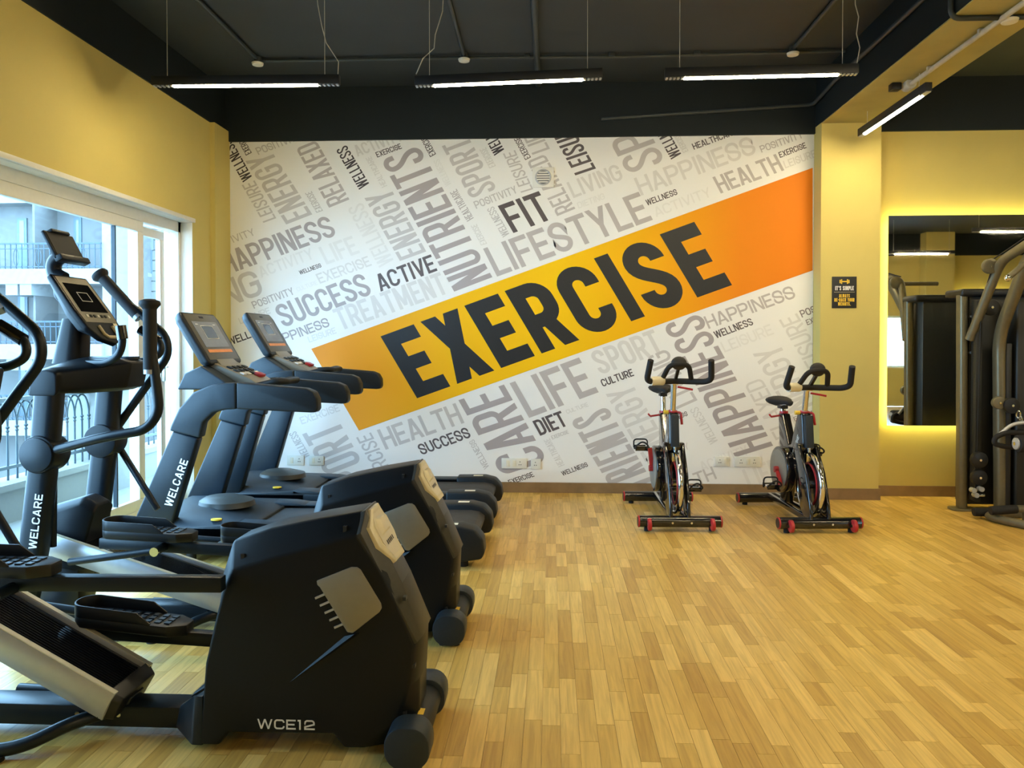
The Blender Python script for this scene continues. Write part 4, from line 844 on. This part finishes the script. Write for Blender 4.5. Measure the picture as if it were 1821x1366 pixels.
# ================================================================== TREADMILLS
def treadmill(cy, label, dz, lettered=True):
    t = thing('treadmill', label, 'treadmill', (-1.55, 0, 0), (-1.55, cy, 0), group='treadmills behind the elliptical trainers')
    hw = 0.355
    for sg in (-1, 1):
        y0, y1 = sorted((sg * (hw - 0.045), sg * (hw + 0.045)))
        po_ = MB().prism([(-2.70, 0.15), (-2.43, 0.15), (-2.222, 0.80 + dz), (-2.388, 0.845 + dz)], y0 + .006, y1 - .006).build('upright_post', 'frame_paint', t, 0.014, 3)
        if sg < 0 and lettered: lay_word('brand_lettering', 'WELCARE', (-2.395, -hw - .0405, 0.36), (-2.285, -hw - .0405, 0.655), (-2.395 - .048, -hw - .0405, 0.377), 'white_print', t, (0, -1, 0), lift=0.0012, t=0.17, gap=0.16)
        out = [(-2.408, 0.845), (-2.395, 0.885), (-2.345, 0.985), (-2.25, 1.090), (-2.125, 1.141), (-1.976, 1.153)]
        inn = [(-1.976, 0.984), (-2.05, 0.980), (-2.126, 0.962), (-2.19, 0.899), (-2.212, 0.80)]
        MB().prism([(x, z + dz) for x, z in out + inn], y0, y1).build('post_elbow', 'slate_plastic', t, 0.014, 3, angle=30)
        MB().prism([(x, z + dz) for x, z in [(-1.974, 1.153), (-1.53, 1.116), (-1.48, 1.095), (-1.457, 1.050), (-1.454, 0.985), (-1.47, 0.966), (-1.50, 0.964), (-1.974, 0.984)]], y0, y1).build('handrail', 'charcoal_plastic', t, 0.018, 3, angle=30)
    # console base between the rails, sloping keypad, display
    Z = dz
    MB().loft([[(x, v * .31, z + Z) for x, z in ((-2.40, 1.10), (-2.35, 1.205), (-2.24, 1.255), (-2.10, 1.165), (-2.02, 1.10))] for v in (-1, 1)]).build('console_base', 'slate_plastic', t, 0.012, 3)
    kp = MB().loft([[(-2.27, v * .20, 1.295 + Z), (-1.98, v * .16, 1.165 + Z), (-1.92, v * .15, 1.125 + Z), (-1.98, v * .15, 1.095 + Z), (-2.25, v * .2, 1.21 + Z)] for v in (-1, 1)]).build('keypad', 'silver_paint', t, 0.008, 2)
    for j in range(3):
        for i in range(4):
            x = -2.13 + j * 0.045; z = 1.295 + Z - (x + 2.27) * 0.448; y = -0.12 + i * 0.08
            MB().bar((x - .014, y, z + .006 + .006), (x + .014, y, z - .006 + .006), 0.05, 0.008).build('key', ['slate_plastic', 'slate_plastic', 'white_print'][j] if i != 2 else 'charcoal_plastic', kp, 0.001)
    MB().bar((-2.02, 0.06, 1.195 + Z), (-1.975, 0.06, 1.175 + Z), 0.09, 0.02).build('stop_button', 'red', kp, 0.003)
    MB().tube(arc_pts([(-1.98, -.16, 1.105 + Z), (-1.80, -.16, 1.150 + Z), (-1.755, -.12, 1.145 + Z), (-1.755, .12, 1.145 + Z), (-1.80, .16, 1.150 + Z), (-1.98, .16, 1.105 + Z)], .05), 0.022, 10).build('pulse_bar', 'charcoal_plastic', t)
    ca = Vector((-2.415, 0, 1.600 + Z)); dv = Vector((0.195, 0, -0.325)); L_ = dv.length; dv.normalize(); n_ = Vector((-dv.z, 0, dv.x))
    def cp(u, v, h): return ca + dv * u + Vector((0, v, 0)) + n_ * h
    body = [(.0, -.245), (.0, .245), (.05, .275), (L_, .265), (L_ + .02, .24), (L_ + .02, -.24), (L_, -.265), (.05, -.275)]
    con = MB().loft([[cp(u * .92 + .01, v * .9, -.055) for u, v in body], [cp(u, v, -.02) for u, v in body], [cp(u, v, .012) for u, v in body]]).build('console', 'charcoal_plastic', t, 0.012, 3)
    q = [(.015, -.235), (.015, .235), (L_ - .01, .235), (L_ - .01, -.235)]
    fc = MB().loft([[cp(u, v, h) for u, v in q] for h in (.010, .0145)]).build('console_face', 'console_grey', con, 0.002)
    q = [(.075, -.185), (.075, .185), (.275, .185), (.275, -.185)]
    sc = MB().loft([[cp(u, v, h) for u, v in q] for h in (.013, .0165)]).build('screen', 'screen_grey', con)
    w = MB()
    for u0, u1, v0, v1 in ((.105, .109, -.09, .09), (.205, .209, -.09, .09), (.105, .209, -.09, -.085), (.105, .209, .085, .09), (.094, .099, -.15, -.11), (.094, .099, .11, .15)): w.add([cp(u, v, .0172) for u, v in ((u0, v0), (u0, v1), (u1, v1), (u1, v0))], [(0, 1, 2, 3)])
    w.build('screen_window', 'white_print', sc)
    MB().add([cp(u, v, .0170) for u, v in ((.112, -.082), (.112, .082), (.202, .082), (.202, -.082))], [(0, 1, 2, 3)]).build('screen_panel', 'screen_black', sc)
    MB().loft([[cp(u, v, h) for u, v in ((.292, -.185), (.292, .185), (.315, .185), (.315, -.185))] for h in (.013, .0165)]).build('orange_strip', 'orange_plastic', con)
    MB().loft([[cp(u, v, h) for u, v in ((.032, -.03), (.032, .03), (.046, .03), (.046, -.03))] for h in (.013, .016)]).build('emblem', 'charcoal_plastic', con)
    MB().loft([[cp(L_ - .02, -.13, -.03), cp(L_ - .02, .13, -.03), cp(L_ - .02, .13, .012), cp(L_ - .02, -.13, .012)], [(-2.24, -.15, 1.20 + Z), (-2.24, .15, 1.20 + Z), (-2.17, .15, 1.25 + Z), (-2.17, -.15, 1.25 + Z)]]).build('console_neck', 'silver_paint', t, 0.006)
    # deck
    for sg in (-1, 1):
        a, b = sorted((sg * .265, sg * .40))
        MB().prism([(-2.0, .235), (-.80, .235), (-.80, .245), (-2.0, .245)], a, b).build('foot_rail', 'slate_plastic', t, 0.004)
        a, b = sorted((sg * .375, sg * .40))
        MB().prism([(-2.62, .085), (-.70, .085), (-.70, .235), (-2.62, .235)], a, b).build('side_frame', 'frame_paint', t, 0.008)
        a, b = sorted((sg * .258, sg * .415)); cap_ = [(-.80, .05), (-.80, .262), (-.56, .266), (-.47, .245), (-.42, .19), (-.408, .10), (-.43, .060), (-.56, .040)]
        rc = MB().prism(cap_, a, b).build('rear_cap', 'charcoal_plastic', t, 0.016, 3)
        MB().add([(-.66, a + .04, .2665), (-.58, a + .04, .2668), (-.58, a + .09, .2668), (-.66, a + .09, .2665)], [(0, 1, 2, 3)]).build('cap_sticker', 'off_white', rc)
        for x in (-2.3, -.55): MB().cyl((x, sg * .335, 0), (x, sg * .335, .09), .032, 14).build('foot', 'rubber', t)
    MB().prism([(-2.05, .12), (-2.05, .222), (-.56, .222), (-.50, .212), (-.465, .185), (-.465, .155), (-.50, .128), (-.56, .12)], -.262, .262).build('running_belt', 'belt', t, 0.004)
    mc = MB().loft([[(-2.68, v, .12), (-2.68, v, .22), (-2.56, v, z1), (-2.25, v, z1 + .005), (-1.98, v, .262), (-1.90, v, .236), (-1.90, v, .12)] for v, z1 in ((-.40, .232), (-.36, .268), (-.22, .31), (.22, .31), (.36, .268), (.40, .232))]).build('motor_cover', 'slate_plastic', t, 0.006, 2, angle=50)
    for sg in (-1, 1):
        MB().prism([(-1.99, .236), (-1.99, .262), (-1.85, .258), (-1.75, .245), (-1.75, .236)], *sorted((sg * .255, sg * .40))).build('cover_wing', 'slate_plastic', t, 0.005)
    MB().loft([[(-2.20 + .19 * math.cos(R(k * 15)), -.02 + .17 * math.sin(R(k * 15)), .300) for k in range(24)], [(-2.20 + .18 * math.cos(R(k * 15)), -.02 + .16 * math.sin(R(k * 15)), .335) for k in range(24)], [(-2.23 + .11 * math.cos(R(k * 15)), -.02 + .11 * math.sin(R(k * 15)), .358) for k in range(24)]]).build('cover_dome', 'spine_plastic', t)
    MB().loft([[(-2.13 + .035 * math.cos(R(k * 30)), -.345 + .028 * math.sin(R(k * 30)), .2755 + h) for k in range(12)] for h in (-.004, .004)]).build('round_sticker', 'yellow_plastic', t)
    MB().box(-2.70, -2.40, -.36, .36, .07, .16).build('front_frame', 'frame_paint', t, 0.01)
    return t
treadmill(5.13, 'nearer treadmill with white WELCARE lettering on its post', 0.0)
treadmill(6.22, 'farther treadmill standing against the mural wall', 0.04, False)

# ================================================================== INDOOR CYCLES (front towards -y, base at the origin)
def bike(at, rz, label, hz, sz, crank):
    """hz, sz: handlebar and saddle lift; crank: angle of the left crank in degrees from straight forward, down positive"""
    t = thing('indoor_cycle', label, 'exercise bike', (0, 0, 0), at, rz, group='indoor cycles in front of the mural')
    for y, w, z, nm in ((-0.49, 0.31, 0.072, 'front_foot'), (0.50, 0.30, 0.062, 'rear_foot')):
        fo = MB().cyl((-w + .012, y, z), (w - .012, y, z), 0.043, 20).build(nm, 'gloss_black', t)
        for sg in (-1, 1):
            MB().cyl((sg * (w - .012), y, z), (sg * w, y, z), 0.044, 20).build('end_cap', 'red', fo, 0.003)
            MB().cyl((sg * w, y, z), (sg * (w + .002), y, z), 0.036, 20).build('end_plug', 'black_plastic', fo)
            MB().cyl((sg * (w - .07), y + .01, 0), (sg * (w - .07), y + .01, z - .02), 0.022, 12).build('levelling_foot', 'rubber', fo)
    for sg in (-1, 1):
        wl = MB().disc_x((sg * .232, -.548, .062), .046, .026, 24).build('transport_wheel', 'red', t, 0.006)
        MB().disc_x((sg * .232, -.548, .062), .012, .036, 12).build('axle', 'chrome', wl)
        MB().box(sg * .232 - .02, sg * .232 + .02, -.535, -.50, .05, .085).build('wheel_bracket', 'gloss_black', t)
    for x in (-.06, .08): MB().cyl((x, -.538, .07), (x, -.528, .07), .008, 10).build('bolt', 'chrome', t)
    # lower rails and swept frame
    for sg in (-1, 1): MB().bar((sg * .055, -.47, .085), (sg * .03, .48, .085), .03, .05).build('base_rail', 'gloss_black', t, 0.008)
    def plate(pts, x0, x1, nm, m, bev=.008): return MB().loft([[(x, y, z) for y, z in pts] for x in (x0, x1)]).build(nm, m, t, bev, 3)
    vf = [(-.235, .86), (-.155, .87), (-.02, .60), (.04, .58), (.18, .82), (.26, .82), (.23, .55), (.16, .36), (.22, .10), (.10, .10), (.02, .30), (-.14, .42), (-.27, .60)]
    fm = plate(vf, -.036, .036, 'main_frame', 'gloss_black', .012)
    lay_word('brand_lettering', 'WELCARE', (-.0375, -.02, .475), (-.0375, -.165, .690), (-.0375, -.050, .452), 'white_print', t, (-1, 0, 0), lift=.001, t=.18, gap=.16)
    fk = [(-.27, .62), (-.17, .60), (-.19, .42), (-.27, .34), (-.31, .16), (-.38, .10), (-.52, .10), (-.50, .20), (-.42, .42)]
    for sg in (-1, 1):
        x0, x1 = sorted((sg * .052, sg * .078)); MB().loft([[(x, y, z) for y, z in fk] for x in (x0, x1)]).build('fork_leg', 'gloss_black', t, .010, 3)
    MB().bar((-.08, -.235, .60), (.08, -.235, .60), .07, .06).build('fork_crown', 'gloss_black', t, .01)
    # flywheel
    fw = MB().tube([(0, -.31 + .225 * math.cos(R(k * 10)), .325 + .225 * math.sin(R(k * 10))) for k in range(36)], .021, 10, True).build('flywheel', 'chrome', t)
    MB().disc_x((0, -.31, .325), .215, .018, 36).build('flywheel_disc', 'gloss_black', fw)
    MB().tube([(-.012, -.31 + .16 * math.cos(R(k * 10)), .325 + .16 * math.sin(R(k * 10))) for k in range(36)], .007, 6, True).build('red_ring', 'red', fw)
    MB().disc_x((0, -.31, .325), .035, .15, 18).build('hub', 'chrome', fw)
    # drive cover on the left
    ov = [(.03 + .20 * math.cos(R(k * 12)), .385 + .185 * math.sin(R(k * 12))) for k in range(30)]
    dc = MB().loft([[(x, y, z) for y, z in ov] for x in (-.115, -.05)]).build('drive_cover', 'gloss_black', t, .010, 3)
    ov2 = [(.03 + .175 * math.cos(R(k * 12)), .385 + .16 * math.sin(R(k * 12))) for k in range(30)]
    MB().loft([[(x, y, z) for y, z in ov2] for x in (-.119, -.112)]).build('cover_disc', 'silver_paint', dc, .002)
    # cranks and pedals
    for sg, a in ((-1, crank), (1, crank + 180)):
        b0 = Vector((sg * .125, .03, .385)); e = b0 + Vector((sg * .022, -.172 * math.cos(R(a)), -.172 * math.sin(R(a))))
        cr = MB().bar(b0, e, .020, .034, up=(1, 0, 0)).build('crank', 'red', t, .004)
        MB().disc_x(tuple(b0), .026, .05, 18).build('crank_boss', 'red', cr, .003)
        pc = e + Vector((sg * .075, 0, 0))
        pe = MB().box(pc.x - .045, pc.x + .045, pc.y - .045, pc.y + .045, pc.z - .012, pc.z + .012).build('pedal', 'chrome', t, .004)
        for yy in (-.05, .05): MB().box(pc.x - .048, pc.x + .048, pc.y + yy - .008, pc.y + yy + .008, pc.z - .018, pc.z + .018).build('pedal_cage', 'gloss_black', pe, .002)
        MB().tube(arc_pts([(pc.x - .045, pc.y - .05, pc.z), (pc.x - .05, pc.y - .11, pc.z + .03), (pc.x, pc.y - .125, pc.z + .07), (pc.x + .05, pc.y - .11, pc.z + .03), (pc.x + .045, pc.y - .05, pc.z)], .04), .007, 8).build('toe_clip', 'rubber', pe)
        MB().tube(arc_pts([(pc.x - .05, pc.y + .03, pc.z), (pc.x - .055, pc.y, pc.z + .07), (pc.x + .055, pc.y, pc.z + .07), (pc.x + .06, pc.y + .03, pc.z - .03)], .03), .006, 6).build('toe_strap', 'rubber', pe)
        MB().cyl(e, pc, .008, 8).build('pedal_axle', 'chrome', pe)
    # saddle on its chrome post
    MB().cyl((0, .225, .78), (0, .255, .97 + sz), .022, 18).build('seat_post', 'chrome', t)
    MB().cyl((0, .224, .80), (0, .228, .835), .034, 18).build('seat_collar', 'red', t)
    MB().tube([(-.03, .225, .80), (-.11, .21, .79 + .0), (-.13, .20, .81)], .008, 8).build('seat_lever', 'red', t)
    sd = MB(); rings = []
    for y, w, zt, zb in ((.085, .018, .000, -.030), (.10, .03, .012, -.034), (.17, .038, .018, -.030), (.24, .062, .018, -.032), (.31, .100, .026, -.050), (.365, .108, .034, -.045), (.395, .085, .026, -.025), (.405, .05, .012, -.01)):
        rings.append([(w * math.cos(R(k * 22.5)) * (1 if math.sin(R(k * 22.5)) >= 0 else .97), y, 1.02 + sz + (zt if math.sin(R(k * 22.5)) >= 0 else -zb) * math.sin(R(k * 22.5))) for k in range(16)])
    sad = sd.loft(rings).build('saddle', 'rubber', t, angle=60)
    MB().box(-.03, .03, .21, .30, .955 + sz, .985 + sz).build('saddle_clamp', 'black_plastic', sad, .005)
    MB().tube([(-.018, .12, 1.0 + sz), (-.022, .22, .985 + sz), (-.022, .32, .99 + sz)], .006, 6).tube([(.018, .12, 1.0 + sz), (.022, .22, .985 + sz), (.022, .32, .99 + sz)], .006, 6).build('saddle_rails', 'chrome', sad)
    # head post, brake cover and handlebar
    MB().cyl((0, -.195, .84), (0, -.235, 1.085 + hz), .022, 18).build('head_post', 'chrome', t)
    MB().cyl((0, -.196, .845), (0, -.200, .875), .034, 18).build('head_collar', 'red', t)
    MB().tube(arc_pts([(.03, -.21, .86), (.055, -.235, .86), (.06, -.255, .77)], .02), .010, 8).build('head_lever', 'red', t)
    MB().cyl((-.03, -.19, .86), (-.07, -.19, .86), .016, 12).build('adjust_knob', 'yellow_plastic', t)
    MB().bar((0, -.268, .845), (0, -.30, .60), .060, .05, up=(0, -1, 0)).build('brake_cover', 'slate_plastic', t, .006)
    MB().cyl((0, -.29, .60), (0, -.295, .50), .012, 12).build('brake_rod', 'chrome', t)
    MB().box(-.03, .03, -.32, -.27, .49, .56).build('brake_pad', 'chrome', t, .005)
    MB().bar((0, -.20, 1.095 + hz), (0, -.30, 1.095 + hz), .05, .035).build('stem', 'chrome', t, .006)
    MB().tube(arc_pts([(.03, -.24, 1.06 + hz), (.09, -.26, 1.05 + hz), (.14, -.27, 1.04 + hz)], .03), .008, 8).build('stem_lever', 'red', t)
    z = 1.108 + hz
    hb = MB().tube(arc_pts([(-.222, -.52, z + .165), (-.240, -.45, z + .02), (-.205, -.40, z), (0, -.30, z), (.205, -.40, z), (.240, -.45, z + .02), (.222, -.52, z + .165)], .05, 6), .0225, 12).build('handlebar', 'rubber', t)
    MB().tube(arc_pts([(-.115, -.34, z), (-.070, -.46, z + .135), (.070, -.46, z + .135), (.115, -.34, z)], .06, 6), .019, 12).build('aero_loop', 'rubber', hb)
    MB().ball((0, -.44, z + .140), .060, .03, .052, 18, 9).build('monitor', 'black_plastic', hb)
    MB().bar((0, -.30, z + .01), (0, -.43, z + .11), .022, .022).build('monitor_stalk', 'black_plastic', hb)
    MB().tube([(-.205, -.402, z + .004), (-.165, -.384, z + .006), (-.105, -.354, z + .004)], .034, 14).build('towel_wrap', 'off_white', hb)
    return t
bike((0.945, 6.25, 0), R(1.5), 'left indoor cycle, its left pedal raised, standing before the mural', 0.0, 0.0, -80)
bike((1.945, 6.25, 0), R(4.0), 'right indoor cycle beside the cream pillar, its left pedal lowered', -0.045, -0.10, 40)

# ================================================================== CABLE MACHINE at the right edge
g = thing('cable_machine', 'olive grey multi gym cable machine at the right edge before the mirror', 'gym machine', (3.95, 6.5, 0))
def gt(name, pts, r, m='gym_frame', par=g, rd=.12): return MB().tube(arc_pts(pts, rd, 8), r, 16).build(name, m, par)
def oval_post(name, pts, w, d, par=g, m='gym_frame'):
    pts = arc_pts(pts, .16, 8); rings = []
    for i, p in enumerate(pts):
        tg = (pts[min(i + 1, len(pts) - 1)] - pts[max(i - 1, 0)]).normalized(); sx = Vector((1, 0, 0)); sx = (sx - tg * sx.dot(tg)).normalized(); sy = tg.cross(sx)
        rings.append([p + sx * q[0] + sy * q[1] for q in rrect(w, d, min(w, d) * .42, 5)])
    return MB().loft(rings).build(name, m, par, angle=50)
oval_post('tower_post', [(3.445, 6.62, 0.02), (3.43, 6.62, 1.80)], .066, .10)
MB().loft([[(3.445 + p[0], 6.62 + p[1], z) for p in rrect(.20, .16, .06)] for z in (0, .018)]).build('base_plate', 'gym_frame', g, .004)
sh = MB().loft([[(x, 6.66 + .0 * x, z), (x, 6.80, z)][0:2] + [] for x, z in ()] or [[(3.48, 6.60, .05), (4.45, 6.60, .05), (4.45, 6.80, .05), (3.48, 6.80, .05)], [(3.48, 6.60, 1.79), (4.45, 6.60, 1.79), (4.45, 6.80, 1.79), (3.48, 6.80, 1.79)]]).build('rear_shroud', 'gym_shroud', g, .012)
MB().box(3.395, 4.50, 6.55, 6.84, 1.785, 1.85).build('shroud_cap', 'black_plastic', g, .022, 3)
for z in (1.62, 1.32): MB().disc_y((3.47, 6.56, z), .011, .02, 12).build('bolt', 'chrome', g)
gt('rear_arm', [(3.45, 6.53, 1.43), (3.525, 6.24, 2.04), (3.46, 5.62, 2.165), (3.46, 4.95, 2.20)], .036)
oval_post('front_upright', [(3.645, 6.42, .03), (3.62, 6.42, 1.46), (3.55, 5.93, 2.04), (3.50, 5.45, 2.24)], .075, .10)
gt('cross_handle', [(3.335, 5.80, 1.88), (3.48, 5.80, 2.006), (3.58, 5.80, 2.03), (4.1, 5.80, 2.03)], .022)
MB().ball((3.33, 5.80, 1.875), .026, .026, .026, 12, 7).build('bolt_cap', 'chrome', g)
fs = MB().box(3.73, 4.45, 6.36, 6.56, .06, 1.74).build('front_shroud', 'gym_shroud', g, .02, 3); 
lay_word('brand_lettering', 'WELCARE', (3.78, 6.359, 1.60), (4.03, 6.359, 1.60), (3.78, 6.359, 1.633), 'white_print', g, (0, -1, 0), lift=.001, t=.18, gap=.16)
ch = MB().box(3.80, 4.04, 6.352, 6.36, 1.10, 1.46).build('muscle_chart', 'letter_black', g)
for i in range(3):
    x = 3.84 + i * .065
    MB().loft([[(x + dx * w, 6.3505, 1.24 + z) for dx in (-1, 1)] + [(x + dx * w, 6.352, 1.24 + z) for dx in (1, -1)] for z, w in ((0, .012), (.06, .016), (.10, .024), (.13, .022), (.14, .008), (.175, .011), (.185, .004))]).build('chart_figure', 'skin_chart', ch)
    MB().box(x - .022, x + .022, 6.3505, 6.352, 1.15, 1.20).build('chart_caption', 'slate_plastic', ch)
MB().box(3.655, 3.70, 6.37, 6.50, .08, 1.40).build('guide_slot', 'letter_black', g, .01)
def pulley(name, c, r, m='black_plastic', axis='y'):
    p = (MB().disc_y(c, r, .045, 28) if axis == 'y' else MB().disc_x(c, r, .045, 28)).build(name, m, g, .008)
    MB().disc_y((c[0], c[1] - .026, c[2]), .010, .012, 12).build('pulley_bolt', 'chrome', p); return p
pulley('pulley', (3.462, 6.27, 2.007), .060, 'gym_frame'); pulley('pulley', (3.575, 6.46, 1.69), .066)
pulley('pulley', (3.555, 6.30, .925), .05, 'gym_frame'); pulley('pulley', (3.64, 6.28, .905), .062)
pulley('pulley', (3.495, 6.46, .445), .066); pulley('pulley', (3.495, 6.46, .300), .064)
MB().box(3.47, 3.52, 6.47, 6.55, .10, 1.75).build('pulley_carriage', 'gym_shroud', g, .006)
gt('steel_cable', [(3.50, 6.29, 2.065), (3.45, 5.6, 2.225), (3.45, 4.95, 2.27)], .005, 'rubber')
gt('steel_cable', [(3.47, 6.26, 1.98), (3.48, 6.42, 1.72), (3.48, 6.46, .46)], .005, 'rubber')
# low row carriage, handle pads, foot rests
ck = MB().tube([(3.68 + .016 * math.cos(R(k * 30)), 6.25, .835 + .028 * math.sin(R(k * 30))) for k in range(12)], .006, 6, True).tube([(3.70, 6.25 + .016 * math.cos(R(k * 30)), .795 + .028 * math.sin(R(k * 30))) for k in range(12)], .006, 6, True).build('chain_link', 'chrome', g)
gt('chain_sleeve', [(3.52, 6.22, .68), (3.60, 6.20, .765), (3.72, 6.18, .785), (3.84, 6.18, .77)], .014, 'silver', rd=.05)
gt('pull_handle', [(3.95, 6.20, .585), (3.56, 6.20, .585), (3.47, 6.20, .61), (3.475, 6.20, .66), (3.56, 6.20, .70), (3.95, 6.20, .70)], .020, 'rubber', rd=.05)
pd_ = MB().cyl((3.535, 6.02, .635), (4.05, 6.02, .635), .068, 24).build('roller_pad', 'rubber', g, .015)
MB().cyl((3.523, 6.02, .635), (3.539, 6.02, .635), .045, 22).build('pad_end', 'silver', pd_, .004)
MB().cyl((3.517, 6.02, .635), (3.527, 6.02, .635), .014, 12).build('pad_bolt', 'chrome', pd_)
fb = MB().cyl((3.40, 6.12, .10), (3.60, 6.12, .115), .034, 18).build('foot_rest', 'rubber', g, .008)
MB().cyl((3.60, 6.12, .115), (4.2, 6.12, .12), .030, 18).build('foot_bar', 'gym_frame', g)
MB().cyl((3.36, 6.28, .055), (3.50, 6.28, .055), .034, 18).build('foot_rest', 'rubber', g, .008)
MB().bar((3.67, 6.12, .0), (3.67, 6.12, .10), .05, .03).build('foot_bracket', 'gym_frame', g)
MB().tube(arc_pts([(3.48, 6.30, .035), (3.44, 6.18, .035), (3.62, 5.80, .035), (4.2, 5.55, .035)], .15), .032, 14).build('base_rail', 'gym_frame', g)
MB().bar((3.60, 6.36, .035), (4.3, 6.36, .035), .09, .07).build('base_rail', 'gym_frame', g, .01)
for x, z in ((3.46, .16), (3.50, .21), (3.44, .20)): MB().disc_y((x, 6.44, z), .02, .05, 14).build('cable_fitting', 'silver', g)
MB().cyl((3.455, 6.44, .16), (3.53, 6.44, .16), .013, 10).build('cable_pin', 'chrome', g)
